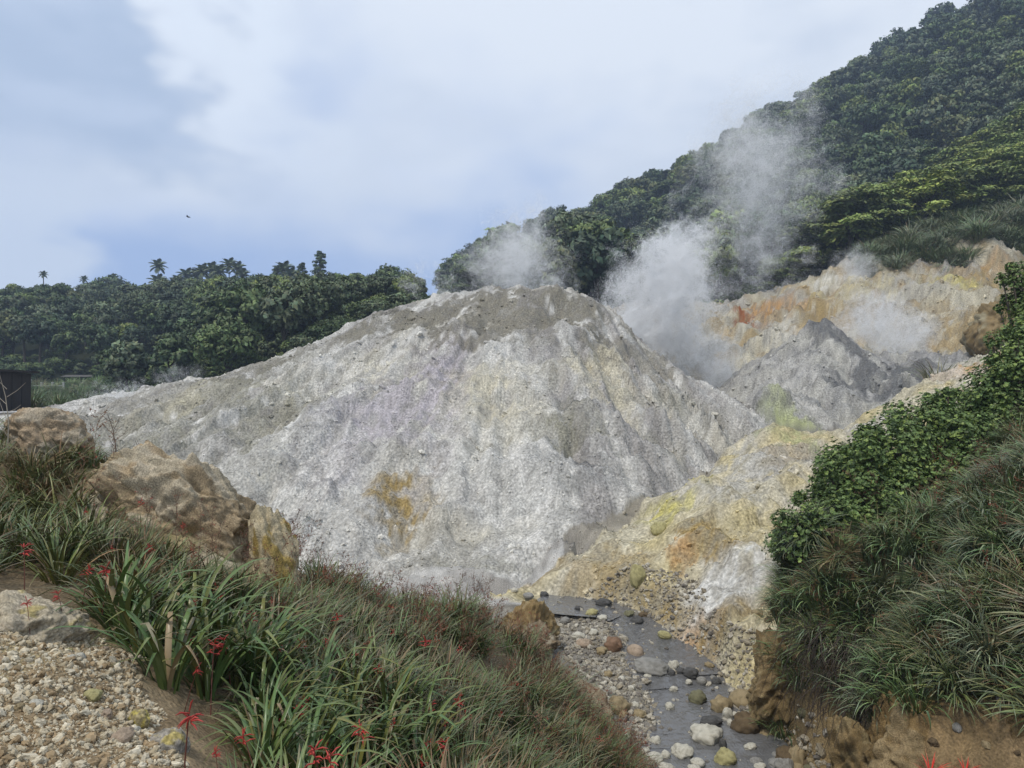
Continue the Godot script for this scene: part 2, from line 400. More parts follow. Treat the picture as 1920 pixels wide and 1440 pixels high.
class Shape:
	var v := PackedVector3Array()
	var n := PackedVector3Array()
	var c := PackedColorArray()
	var i := PackedInt32Array()
	var ink := Color(1, 1, 1)

	func vert(p: Vector3, normal: Vector3) -> int:
		v.append(p)
		n.append(normal)
		c.append(ink)
		return v.size() - 1

	func tri(a: int, b: int, d: int) -> void:
		i.append(a)
		i.append(b)
		i.append(d)

	func quad(a: int, b: int, d: int, e: int) -> void:
		tri(a, b, d)
		tri(a, d, e)

	func face(a: Vector3, b: Vector3, d: Vector3, e: Vector3) -> void:
		var nn := (d - a).cross(b - a)
		if nn.length_squared() < 1e-14:
			nn = (e - a).cross(d - a)
		nn = nn.normalized()
		var k := vert(a, nn)
		vert(b, nn)
		vert(d, nn)
		vert(e, nn)
		quad(k, k + 1, k + 2, k + 3)

	func box(lo: Vector3, hi: Vector3) -> void:
		var p := []
		for k in 8:
			p.append(Vector3(hi.x if k & 1 else lo.x, hi.y if k & 2 else lo.y, hi.z if k & 4 else lo.z))
		for q in [[0, 2, 3, 1], [5, 7, 6, 4], [4, 6, 2, 0], [1, 3, 7, 5], [2, 6, 7, 3], [4, 0, 1, 5]]:
			face(p[q[0]], p[q[1]], p[q[2]], p[q[3]])

	# a tapered tube along a path of points
	func tube(path: PackedVector3Array, radii: PackedFloat32Array, sides := 6) -> void:
		var first := v.size()
		for k in path.size():
			var along := (path[mini(k + 1, path.size() - 1)] - path[maxi(k - 1, 0)]).normalized()
			var side := along.cross(Vector3(0.31, 0.2, 0.93)).normalized()
			var up := side.cross(along)
			for s in sides:
				var a := TAU * s / sides
				var out := side * cos(a) + up * sin(a)
				vert(path[k] + out * radii[k], out)
		for k in path.size() - 1:
			for s in sides:
				var a := first + k * sides + s
				var b := first + k * sides + (s + 1) % sides
				quad(a, a + sides, b + sides, b)

	func mesh(wind := true) -> ArrayMesh:
		if wind:   # front faces run clockwise as seen from the side that the normals point to
			for t in range(0, i.size(), 3):
				var a := v[i[t]]
				if (v[i[t + 2]] - a).cross(v[i[t + 1]] - a).dot(n[i[t]] + n[i[t + 1]] + n[i[t + 2]]) < 0.0:
					var hold := i[t + 1]
					i[t + 1] = i[t + 2]
					i[t + 2] = hold
		var arrays := []
		arrays.resize(Mesh.ARRAY_MAX)
		arrays[Mesh.ARRAY_VERTEX] = v
		arrays[Mesh.ARRAY_NORMAL] = n
		arrays[Mesh.ARRAY_COLOR] = c
		arrays[Mesh.ARRAY_INDEX] = i
		var m := ArrayMesh.new()
		m.add_surface_from_arrays(Mesh.PRIMITIVE_TRIANGLES, arrays)
		return m


func scatter(called: String, mesh: Mesh, m: Material, places: Array, tints: Array, parent: Node) -> MultiMeshInstance3D:
	var mm := MultiMesh.new()
	mm.transform_format = MultiMesh.TRANSFORM_3D
	mm.use_colors = true
	mm.mesh = mesh
	mm.instance_count = places.size()
	for k in places.size():
		mm.set_instance_transform(k, places[k])
		mm.set_instance_color(k, tints[k])
	var o := MultiMeshInstance3D.new()
	o.name = called
	o.multimesh = mm
	o.material_override = m
	parent.add_child(o, true)
	return o


func lin(r: float, g: float, b: float) -> Color:
	return Color(r, g, b).linear_to_srgb()


func noise_picture(n: FastNoiseLite, lo: float, hi: float, size := 512, tight := 0.0) -> NoiseTexture2D:
	var t := NoiseTexture2D.new()
	t.width = size
	t.height = size
	t.seamless = true
	t.seamless_blend_skirt = 0.2
	t.noise = n
	t.normalize = true
	var g := Gradient.new()
	g.set_color(0, Color(lo, lo, lo))
	g.set_color(1, Color(hi, hi, hi))
	g.set_offset(0, tight)
	g.set_offset(1, 1.0 - tight)
	t.color_ramp = g
	return t


func make_materials() -> void:
	var rubble := fbm(3, 0.035, 4, FastNoiseLite.TYPE_CELLULAR)
	rubble.cellular_return_type = FastNoiseLite.RETURN_DISTANCE
	var relief := noise_picture(rubble, 0.0, 1.0, 1024)
	var speck := noise_picture(fbm(4, 0.03, 6, FastNoiseLite.TYPE_SIMPLEX_SMOOTH), 0.58, 1.0, 1024, 0.14)
	var grain := noise_picture(fbm(5, 0.02, 5), 0.62, 1.0, 512)
	# bare mineral ground: colour comes from the mineral stains, the pictures add grain and stony relief
	for spec in [["mineral", 0.27, 8.0], ["soil", 0.9, 1.6], ["stone", 1.4, 0.7]]:
		var m := StandardMaterial3D.new()
		m.resource_name = spec[0]
		m.vertex_color_use_as_albedo = true
		m.albedo_color = lin(1.0, 1.0, 1.0)
		m.albedo_texture = speck
		m.roughness = 0.95
		m.metallic_specular = 0.25
		m.uv1_triplanar = true
		m.uv1_world_triplanar = spec[0] != "stone"
		m.uv1_scale = Vector3.ONE * float(spec[1])
		m.heightmap_enabled = true
		m.heightmap_texture = relief
		m.heightmap_scale = spec[2]
		mat[spec[0]] = m
	var w := StandardMaterial3D.new()
	w.resource_name = "muddy_water"
	w.albedo_color = lin(0.135, 0.135, 0.135)
	w.roughness = 0.05
	w.uv1_triplanar = true
	w.uv1_world_triplanar = true
	w.uv1_scale = Vector3(1.6, 1.6, 0.9)
	w.heightmap_enabled = true
	w.heightmap_texture = grain
	w.heightmap_scale = 2.4
	mat.water = w
	for spec in [["leaf", 0.5, 0.30, 0.4], ["blade", 0.33, 0.25, 0.4], ["petal", 0.5, 0.35, 1.0], ["canopy", 0.62, 0.25, 1.0]]:  # leaf colours are written at 2.5 times their value, to keep their steps fine
		var m := StandardMaterial3D.new()
		m.resource_name = spec[0]
		m.vertex_color_use_as_albedo = true
		m.albedo_color = lin(spec[3], spec[3], spec[3])
		m.roughness = spec[1]
		m.metallic_specular = 0.45
		m.backlight_enabled = true
		m.backlight = Color(spec[2], spec[2], spec[2] * 0.6)
		mat[spec[0]] = m
	for spec in [["bark", 0.11, 0.09, 0.065, 0.9], ["dark_wood", 0.022, 0.018, 0.016, 0.75], ["white_paint", 0.62, 0.64, 0.6, 0.6], ["roofing", 0.16, 0.15, 0.14, 0.8], ["pipe", 0.55, 0.55, 0.54, 0.5], ["plumage", 0.02, 0.02, 0.022, 0.7]]:
		var m := StandardMaterial3D.new()
		m.resource_name = spec[0]
		m.albedo_color = lin(spec[1], spec[2], spec[3])
		m.albedo_texture = grain
		m.roughness = spec[4]
		m.uv1_triplanar = true
		m.uv1_scale = Vector3(3, 0.4, 3) if spec[0] == "dark_wood" else Vector3.ONE * 1.5
		mat[spec[0]] = m


# ---------------------------------------------------------------- sky

func sky_picture() -> Image:
	var w := 1536
	var h := 768
	var im := Image.create_empty(w, h, false, Image.FORMAT_RGBF)
	im.fill(Color(0.42, 0.47, 0.52))
	var big := fbm(11, 1.1, 5)
	var fine := fbm(12, 3.2, 5)
	var wisp := fbm(13, 5.0, 5)
	for row in h / 2:
		var el := 90.0 - (row + 0.5) * 180.0 / h
		for col in w:
			var az := (col + 0.5) * 360.0 / w
			if az > 180.0:
				az -= 360.0
			var e := deg_to_rad(el)
			var a := deg_to_rad(az)
			var d := Vector3(sin(a) * cos(e), sin(e), -cos(a) * cos(e))
			var n1 := big.get_noise_3d(d.x, d.y * 1.6, d.z)
			var n2 := fine.get_noise_3d(d.x, d.y * 1.8, d.z)
			var n3 := wisp.get_noise_3d(d.x, d.y * 3.0, d.z)
			# clear air low down, a thin bright veil above it
			var veil := smoothstep(7.0, 22.0, el + 16.0 * n1 + 5.0 * n2 + clampf((az + 8.0) * 0.35, -3.0, 14.0))
			var c := Color(0.345, 0.475, 0.745).lerp(Color(0.745, 0.81, 0.905), veil)
			c = c.lerp(Color(0.60, 0.68, 0.81), clampf(0.45 + 1.9 * n2 + 0.7 * n1 + 0.8 * n3, 0.0, 1.0) * 0.8 * veil)
			# the grey cloud with a billowing edge on its bright side, and others like it round the sky
			var edge := (-21.0 - az) * 0.9 - absf(el - 22.0) * 0.12 + 13.0 * n2 + 5.0 * n3
			if az < -70.0 or az > 60.0:
				edge = 40.0 * n1 + 8.0 * n2 - 6.0
			var grey := smoothstep(0.0, 4.5, edge) * smoothstep(11.0, 19.0, el + 6.0 * n2)
			c = c.lerp(Color(0.42, 0.525, 0.70).lerp(Color(0.50, 0.60, 0.77), clampf(0.5 + 1.8 * n3, 0.0, 1.0)), grey * 0.95)
			var lit := smoothstep(-9.0, -1.0, edge) * (1.0 - smoothstep(-1.0, 2.0, edge)) * smoothstep(13.0, 20.0, el)
			c = c.lerp(Color(0.76, 0.84, 0.95), lit * 0.75)
			# low white cumulus
			var cum := smoothstep(0.0, 3.0, (-26.5 - az) * 0.8 - absf(el - 9.0) * 0.75 + 3.0 + 7.0 * n2 + 3.0 * n3) * smoothstep(16.0, 13.0, el)
			if az < -60.0:
				cum = smoothstep(0.05, 0.25, n2 + 0.4 * n1) * smoothstep(17.0, 12.0, el) * 0.8
			c = c.lerp(Color(0.60, 0.69, 0.83), cum * 0.85)
			var streak := smoothstep(0.08, 0.4, n3) * smoothstep(0.0, 8.0, 19.0 - el) * smoothstep(11.0, 14.0, el) * clampf((-az - 15.0) * 0.1, 0.0, 1.0)
			c = c.lerp(Color(0.56, 0.64, 0.80), streak * 0.6)
			im.set_pixel(col, row, c)
	return im

# ---------------------------------------------------------------- land

const LAND := ["valley", "mound", "slope", "grey", "crater", "bank_left", "bank_right"]
const RIDGE := [0.05, 0.70, 0.85, 1.1, 1.25, 0.10, 0.32]
const MIDDLE := [0.06, 0.26, 0.40, 0.45, 0.6, 0.10, 0.28]
const SMALL := [0.03, 0.09, 0.10, 0.10, 0.20, 0.035, 0.14]
const STREAK := [0.0, 0.6, 0.10, 0.5, 0.8, 0.0, 0.0]
# little ravines and cracks: depth, half width, then x, z along them
const RAVINES := [
	[1.0, 0.6, 7.0, -41.0, 8.5, -36.5, 9.2, -32.5],
	[0.9, 0.6, 9.5, -41.0, 11.0, -37.5, 11.6, -35.0],
	[0.7, 0.5, 4.2, -38.0, 4.6, -34.0, 4.3, -30.0, 4.9, -27.0],
	[1.3, 0.8, 2.6, -43.0, 3.2, -37.0, 2.4, -33.0, 2.2, -29.0, 2.6, -25.5],
	[1.0, 0.6, 5.0, -41.0, 6.0, -36.0, 6.5, -32.0, 6.2, -28.5],
	[0.5, 0.5, -4.0, -42.0, -5.0, -36.0, -5.2, -30.0, -4.6, -25.0],
	[0.5, 0.6, -9.0, -41.0, -9.5, -35.0, -9.0, -29.0],
	[0.8, 0.5, -0.2, -20.6, 0.8, -21.7, 2.0, -22.6, 4.2, -24.6, 6.8, -29.0, 11.5, -37.0],
	[0.9, 0.5, 22.0, -51.0, 20.5, -46.0, 18.0, -43.0, 16.8, -40.5],
	[0.6, 0.5, 10.0, -24.5, 8.6, -22.6, 7.2, -21.0],
	[0.7, 0.7, 14.0, -73.0, 15.0, -67.0, 17.0, -62.0],
	[0.9, 0.8, 30.0, -72.0, 28.0, -66.0, 27.0, -62.0],
	[0.8, 0.8, 22.0, -71.0, 22.5, -66.0, 22.0, -62.0],
	[0.8, 0.8, 39.0, -71.0, 36.0, -65.0, 33.0, -60.0],
]

var coarse := {}
var stains := []
var n_ridge: FastNoiseLite
var n_mid: FastNoiseLite
var n_small: FastNoiseLite
var n_streak: FastNoiseLite
var n_rill: FastNoiseLite
var n_warp: FastNoiseLite
var n_patch: FastNoiseLite


# thin plate spline through the surveyed points, sampled on a grid
func spline(points: Array, box: Array, step: float) -> Dictionary:
	var n := points.size()
	var size := n + 3
	var a := []
	for r in n:
		var line := PackedFloat64Array()
		line.resize(size + 1)
		for c in n:
			var dx: float = (points[r][0] - points[c][0]) * 0.1
			var dz: float = (points[r][2] - points[c][2]) * 0.1
			var q := dx * dx + dz * dz
			line[c] = (q * log(q) if q > 1e-12 else 0.0) + (0.001 if r == c else 0.0)
		line[n] = 1.0
		line[n + 1] = points[r][0] * 0.1
		line[n + 2] = points[r][2] * 0.1
		line[size] = points[r][1]
		a.append(line)
	for k in 3:
		var line := PackedFloat64Array()
		line.resize(size + 1)
		for c in n:
			line[c] = 1.0 if k == 0 else points[c][0] * 0.1 if k == 1 else points[c][2] * 0.1
		a.append(line)
	for k in size:
		var best := k
		for r in range(k + 1, size):
			if absf(a[r][k]) > absf(a[best][k]):
				best = r
		var hold: PackedFloat64Array = a[k]
		a[k] = a[best]
		a[best] = hold
		var top: PackedFloat64Array = a[k]
		for r in range(k + 1, size):
			var line: PackedFloat64Array = a[r]
			var f := line[k] / top[k]
			if f != 0.0:
				for c in range(k, size + 1):
					line[c] -= f * top[c]
				a[r] = line
	var w := PackedFloat64Array()
	w.resize(size)
	for k in range(size - 1, -1, -1):
		var line: PackedFloat64Array = a[k]
		var t := line[size]
		for c in range(k + 1, size):
			t -= line[c] * w[c]
		w[k] = t / line[k]
	var nx := int(ceil((box[1] - box[0]) / step)) + 1
	var nz := int(ceil((box[3] - box[2]) / step)) + 1
	var px := PackedFloat64Array()
	var pz := PackedFloat64Array()
	for p in points:
		px.append(p[0] * 0.1)
		pz.append(p[2] * 0.1)
	var data := PackedFloat32Array()
	data.resize(nx * nz)
	for iz in nz:
		var z: float = (box[2] + iz * step) * 0.1
		for ix in nx:
			var x: float = (box[0] + ix * step) * 0.1
			var t := w[n] + w[n + 1] * x + w[n + 2] * z
			for k in n:
				var dx := x - px[k]
				var dz := z - pz[k]
				var q := dx * dx + dz * dz
				if q > 1e-12:
					t += w[k] * q * log(q)
			data[iz * nx + ix] = t
	return {"x0": float(box[0]), "x1": float(box[1]), "z0": float(box[2]), "z1": float(box[3]), "step": step, "nx": nx, "nz": nz, "data": data}


func sample(s: Dictionary, x: float, z: float) -> float:
	if x < s.x0 or x > s.x1 or z < s.z0 or z > s.z1:
		return -99.0
	var fx: float = (x - s.x0) / s.step
	var fz: float = (z - s.z0) / s.step
	var nx: int = s.nx
	var ix := mini(int(fx), nx - 2)
	var iz := mini(int(fz), s.nz - 2)
	fx -= ix
	fz -= iz
	var d: PackedFloat32Array = s.data
	var k := iz * nx + ix
	return lerpf(lerpf(d[k], d[k + 1], fx), lerpf(d[k + nx], d[k + nx + 1], fx), fz)


func shape_land() -> void:
	for k in SHAPES:
		coarse[k] = spline(SHAPES[k][2], SHAPES[k][0], SHAPES[k][1])
	n_ridge = fbm(21, 0.11, 4, FastNoiseLite.TYPE_SIMPLEX_SMOOTH, FastNoiseLite.FRACTAL_RIDGED)
	n_mid = fbm(22, 0.5, 3)
	n_small = fbm(23, 1.9, 3)
	n_streak = fbm(24, 0.09, 4)
	n_rill = fbm(27, 0.08, 4, FastNoiseLite.TYPE_SIMPLEX_SMOOTH, FastNoiseLite.FRACTAL_RIDGED)
	n_warp = fbm(25, 0.33, 4)
	n_patch = fbm(26, 0.12, 4)
	for k in LAND.size():
		stains.append([])
	for s in STAINS:
		var c: Array = MINERAL[s[6]]
		stains[LAND.find(s[0])].append([s[1], s[2], s[3], s[4], cos(deg_to_rad(s[5])), sin(deg_to_rad(s[5])), Color(c[0], c[1], c[2]), s[7], maxf(s[3], s[4]) * 1.7])


# height of the land, which part of it this is, and how near the contact with the next part
func land(x: float, z: float) -> Vector3:
	var best := -50.0
	var second := -50.0
	var which := 0
	for k in 7:
		var h := sample(coarse[LAND[k]], x, z)
		if h > best:
			second = best
			best = h
			which = k
		elif h > second:
			second = h
	var near := clampf((best - second) / 0.7, 0.0, 1.0)
	var soft := maxf(0.3 - (best - second), 0.0) / 0.3
	best += soft * soft * 0.075
	var k := lerpf(0.35, 1.0, near)
	var ridge := n_ridge.get_noise_2d(x, z)
	var fall := 0.0
	if STREAK[which] > 0.0:
		var th := atan2(x - 1.0, z + 60.0)
		fall = 0.5 * (n_rill.get_noise_2d(th * 210.0 + 2.5 * n_warp.get_noise_2d(x, z), (x * x + z * z) * 0.006) - 0.3) + n_streak.get_noise_2d(th * 120.0 + 1.5 * n_warp.get_noise_2d(x, z), (x * x + z * z) * 0.004)
	if which == 1:   # the crest is worn rounder than the faces
		k *= lerpf(0.6, 1.0, smoothstep(-43.0, -38.0, z)) * (1.0 + 0.6 * smoothstep(2.0, 8.0, x))
	best += k * (RIDGE[which] * (ridge - 0.3) + STREAK[which] * fall + MIDDLE[which] * n_mid.get_noise_2d(x, z) + SMALL[which] * n_small.get_noise_2d(x, z))
	if z < -19.0 and which != 5:
		for r in RAVINES:
			var hw: float = r[1]
			for p in range(2, r.size() - 2, 2):
				var ax: float = r[p]
				var az: float = r[p + 1]
				var bx: float = r[p + 2] - ax
				var bz: float = r[p + 3] - az
				var qx := x - ax
				var qz := z - az
				if qz > 2.0 or qz < bz - 2.0 and bz < 0.0:
					continue
				var t := clampf((qx * bx + qz * bz) / (bx * bx + bz * bz), 0.0, 1.0)
				var dist := sqrt((qx - t * bx) ** 2 + (qz - t * bz) ** 2) + 0.5 * n_warp.get_noise_2d(x * 2.0, z * 2.0)
				if dist < hw * 2.0:
					best -= r[0] * exp(-dist * dist / (hw * hw)) * 0.6
					break
	if z > -20.5 and z < -7.0 and x > -0.5 and x < 5.8:
		var e := brook(x, z)
		if e.x < 0.6:
			best = lerpf(minf(best, e.y - 0.06 + 0.25 * clampf(e.x + 0.12 * n_warp.get_noise_2d(x * 4.0, z * 4.0), -0.6, 0.6)), best, smoothstep(0.1, 0.6, e.x))
	return Vector3(best, which, near)


func ground(x: float, z: float) -> float:
	return land(x, z).x


# what the ground is made of there (linear colour)
func mineral(which: int, x: float, z: float) -> Color:
	var a := n_patch.get_noise_2d(x, z)
	var b := n_warp.get_noise_2d(x + 40.0, z)
	var f := n_mid.get_noise_2d(x * 1.7 + 9.0, z * 1.7)
	var s := n_small.get_noise_2d(x * 1.3, z * 1.3 + 30.0)
	var c: Color
	match which:
		0:
			c = Color(0.30, 0.275, 0.225).lerp(Color(0.21, 0.20, 0.185), clampf(0.5 + a * 1.5, 0, 1))
			if z < -19.3 and x < 1.5:
				c = Color(0.46, 0.45, 0.425).lerp(Color(0.36, 0.345, 0.32), clampf(0.5 + 2.0 * b, 0, 1))
			if z < -50.0 and x < -20.0:
				c = Color(0.10, 0.11, 0.055)
		1:
			var th := atan2(x - 1.0, z + 60.0)
			var st := n_streak.get_noise_2d(th * 170.0 + 2.0 * b, (x * x + z * z) * 0.003 + 70.0)
			c = Color(0.42, 0.41, 0.385).lerp(Color(0.51, 0.50, 0.465), clampf(0.5 + st * 1.6, 0, 1))
			c = c.lerp(Color(0.31, 0.295, 0.28), clampf(-st * 2.4 + b * 0.6 - 0.12, 0, 0.85))
			c = c.lerp(Color(0.60, 0.585, 0.55), clampf(st * 2.0 - 0.25 + 0.5 * f, 0, 0.5))
			c = c.lerp(Color(0.45, 0.42, 0.33), clampf(a * 1.6 - 0.1, 0, 0.5))
		2:
			c = Color(0.50, 0.455, 0.335).lerp(Color(0.44, 0.415, 0.355), clampf(0.5 + a * 2.0, 0, 1))
			c = c.lerp(Color(0.50, 0.42, 0.21), clampf(b * 1.8, 0, 0.7))
		3:
			c = Color(0.30, 0.295, 0.285).lerp(Color(0.42, 0.41, 0.37), clampf(0.3 + b * 2.0, 0, 1))
		4:
			c = Color(0.44, 0.40, 0.30).lerp(Color(0.36, 0.345, 0.31), clampf(0.5 + a * 2.0, 0, 1))
			c = c.lerp(Color(0.36, 0.25, 0.10), clampf(b * 2.0 - 0.1, 0, 0.6))
		5:
			c = Color(0.36, 0.29, 0.185).lerp(Color(0.27, 0.20, 0.12), clampf(0.5 + b * 1.6, 0, 1))
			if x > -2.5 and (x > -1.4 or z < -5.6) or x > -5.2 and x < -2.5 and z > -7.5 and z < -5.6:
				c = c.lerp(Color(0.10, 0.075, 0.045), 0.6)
		_:
			c = Color(0.26, 0.185, 0.095).lerp(Color(0.20, 0.145, 0.08), clampf(0.5 + b * 1.6, 0, 1))
	for q in stains[which]:
		var dx: float = x - q[0]
		var dz: float = z - q[1]
		if absf(dx) > q[8] or absf(dz) > q[8]:
			continue
		var u: float = (dx * q[4] + dz * q[5]) / q[2]
		var w: float = (-dx * q[5] + dz * q[4]) / q[3]
		var r := sqrt(u * u + w * w) + 1.0 * b + 0.8 * f + 0.35 * s
		if r < 1.1:
			c = c.lerp(q[6], smoothstep(1.1, 0.75, r) * q[7] * clampf(0.85 + 1.1 * f + 0.9 * s, 0.3, 1.0))
	var g := 1.0 + 0.30 * f + 0.34 * s
	return Color(c.r * g * 1.42, c.g * g * 1.42, c.b * g * 1.42)


func build_land() -> void:
	var rows := 640
	var cols := 620
	var v := PackedVector3Array()
	var cl := PackedInt32Array()
	var ink := PackedColorArray()
	v.resize(rows * cols)
	cl.resize(rows * cols)
	ink.resize(rows * cols)
	for r in rows:
		var t := float(r) / (rows - 1)
		var z := 1.5 - 1.9 * (exp(t * 4.06) - 0.2)   # fine strips close by, coarser ones far off
		var half := 3.0 + absf(z - 2.0) * 0.80
		for q in cols:
			var x := half * (2.0 * q / (cols - 1) - 1.0)
			var g := land(x, z)
			var k := r * cols + q
			v[k] = Vector3(x, g.x, z)
			cl[k] = int(g.y)
			ink[k] = mineral(int(g.y), x, z)
	var nrm := PackedVector3Array()
	nrm.resize(rows * cols)
	for r in rows:
		for q in cols:
			var k := r * cols + q
			var dx := v[k + 1 if q < cols - 1 else k] - v[k - 1 if q > 0 else k]
			var dz := v[k + cols if r < rows - 1 else k] - v[k - cols if r > 0 else k]
			nrm[k] = dx.cross(dz).normalized()
	var words := [
		["valley_ground", "stony grey valley floor beside the stream and below the mound", "ground", "soil"],
		["white_mound", "big bleached white and grey mineral mound with brown crusted top", "mound", "mineral"],
		["sulphur_slope", "yellow and ochre stained slope between the stream and the leafy shrubs", "slope", "mineral"],
		["grey_hillock", "dark ash grey hillock in front of the orange crater wall", "hillock", "mineral"],
		["crater_wall", "orange, ochre and white crater wall below the forested hill", "cliff", "mineral"],
		["near_bank", "stony tan bank falling to the stream from the lower corner", "bank", "soil"],
		["overhanging_bank", "brown earth bank under the drooping grass tussocks", "bank", "soil"],
	]
	for w in 7:
		var s := Shape.new()
		var at := PackedInt32Array()
		at.resize(rows * cols)
		at.fill(-1)
		for r in rows - 1:
			for q in cols - 1:
				var k := r * cols + q
				if cl[k] != w:
					continue
				var corners := [k, k + cols, k + cols + 1, k + 1]
				for e in 4:
					var j: int = corners[e]
					if at[j] < 0:
						s.ink = ink[j]
						at[j] = s.vert(v[j], nrm[j])
				s.quad(at[corners[0]], at[corners[1]], at[corners[2]], at[corners[3]])
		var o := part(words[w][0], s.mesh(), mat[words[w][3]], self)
		tag(o, words[w][1], words[w][2], "", "structure")


func hill_height(x: float, z: float) -> float:
	var h := maxf(sample(coarse.hill_left, x, z), maxf(sample(coarse.hill_right, x, z), sample(coarse.hill_spur, x, z)))
	return h + 2.0 * n_patch.get_noise_2d(x * 0.25, z * 0.25)


func build_hills() -> void:
	for spec in [["hill_left", "hillside", "low forested hill behind the fence, its soil under the trees"], ["hill_right", "mountainside", "steep forested mountainside rising above the crater wall, its soil under the trees"], ["hill_spur", "spur", "nearer green spur of the mountainside above the ochre cliff"]]:
		var box: Array = SHAPES[spec[0]][0]
		var step := 3.0
		var nx := int((box[1] - box[0]) / step)
		var nz := int((box[3] - box[2]) / step)
		var s := Shape.new()
		for iz in nz:
			for ix in nx:
				var x: float = box[0] + ix * step
				var z: float = box[2] + iz * step
				var h := sample(coarse[spec[0]], x, z) + 2.0 * n_patch.get_noise_2d(x * 0.25, z * 0.25)
				var g := 1.0 + 0.5 * n_mid.get_noise_2d(x, z)
				s.ink = Color(0.035 * g, 0.045 * g, 0.02 * g)
				var e := 0.6
				var nn := Vector3(sample(coarse[spec[0]], x - e, z) - sample(coarse[spec[0]], x + e, z), 2 * e, sample(coarse[spec[0]], x, z - e) - sample(coarse[spec[0]], x, z + e)).normalized()
				s.vert(Vector3(x, h, z), nn if ix > 0 and iz > 0 and ix < nx - 1 and iz < nz - 1 else Vector3.UP)
		for iz in nz - 1:
			for ix in nx - 1:
				var k := iz * nx + ix
				s.quad(k, k + 1, k + nx + 1, k + nx)
		var o := part(spec[1], s.mesh(), mat.soil, self)
		tag(o, spec[2], "hill", "", "structure")
	var flat := PlaneMesh.new()
	flat.size = Vector2(700, 700)
	var m := StandardMaterial3D.new()
	m.albedo_color = lin(0.06, 0.07, 0.035)
	var o := part("ground", flat, m, self)
	o.position = Vector3(30, -4, -150)
	tag(o, "low ground under and around the hills", "ground", "", "structure")

# ---------------------------------------------------------------- stream, rocks, rubble

const BROOK := [  # x, z, half width, water level
	[3.2, -8.0, 1.3, -0.06], [3.31, -11.65, 1.12, -0.01], [3.43, -12.2, 1.1, 0.0], [3.56, -12.93, 1.05, 0.02], [3.56, -13.5, 0.8, 0.04], [3.5, -14.25, 0.68, 0.05], [3.54, -15.0, 0.68, 0.07],
	[3.61, -15.5, 0.7, 0.1], [3.55, -15.75, 0.72, 0.22], [3.5, -16.2, 0.78, 0.25], [3.4, -16.7, 0.66, 0.28], [3.22, -17.35, 0.48, 0.42], [2.98, -18.1, 0.42, 0.55], [2.74, -18.66, 0.42, 0.64], [2.25, -19.05, 0.55, 0.7], [1.4, -19.3, 0.6, 0.72], [0.6, -19.7, 0.4, 0.76],
]


func brook(x: float, z: float) -> Vector2:
	# distance outside the water's edge, and the level there
	var best := Vector2(99, 0)
	for k in BROOK.size() - 1:
		var a: Array = BROOK[k]
		var b: Array = BROOK[k + 1]
		var p := Vector2(a[0], a[1])
		var q := Vector2(b[0], b[1]) - p
		var t := clampf((Vector2(x, z) - p).dot(q) / q.length_squared(), 0, 1)
		var d := Vector2(x, z).distance_to(p + q * t) - lerpf(a[2], b[2], t)
		if d < best.x:
			best = Vector2(d, lerpf(a[3], b[3], t))
	return best


func ripple(x: float, z: float) -> float:
	return 0.010 * n_small.get_noise_2d(x * 2.6, z * 1.4) + 0.006 * n_small.get_noise_2d(x * 5.0 + 30.0, z * 3.4)


func build_stream() -> void:
	var s := Shape.new()
	var across := 25
	var n := 0
	for k in BROOK.size() - 1:
		for j in 14:
			var t := j / 14.0
			var a: Array = BROOK[k]
			var b: Array = BROOK[k + 1]
			var c := Vector3(lerpf(a[0], b[0], t), lerpf(a[3], b[3], t), lerpf(a[1], b[1], t))
			var along := Vector3(b[0] - a[0], 0, b[1] - a[1]).normalized()
			var side := Vector3(-along.z, 0, along.x)
			var hw: float = lerpf(a[2], b[2], t) * 1.35 + 0.1
			for e in across:
				var u := 2.0 * e / (across - 1) - 1.0
				var p := c + side * hw * u
				var h0 := ripple(p.x, p.z)
				s.vert(p + Vector3(0, h0, 0), Vector3((h0 - ripple(p.x + 0.01, p.z)) / 0.01, 1.0, (h0 - ripple(p.x, p.z + 0.01)) / 0.01).normalized())
			n += 1
	for k in n - 1:
		for e in across - 1:
			var i := k * across + e
			s.quad(i, i + across, i + across + 1, i + 1)
	var o := part("stream_water", s.mesh(), mat.water, self)
	tag(o, "muddy grey stream winding between the boulders", "stream", "", "structure")


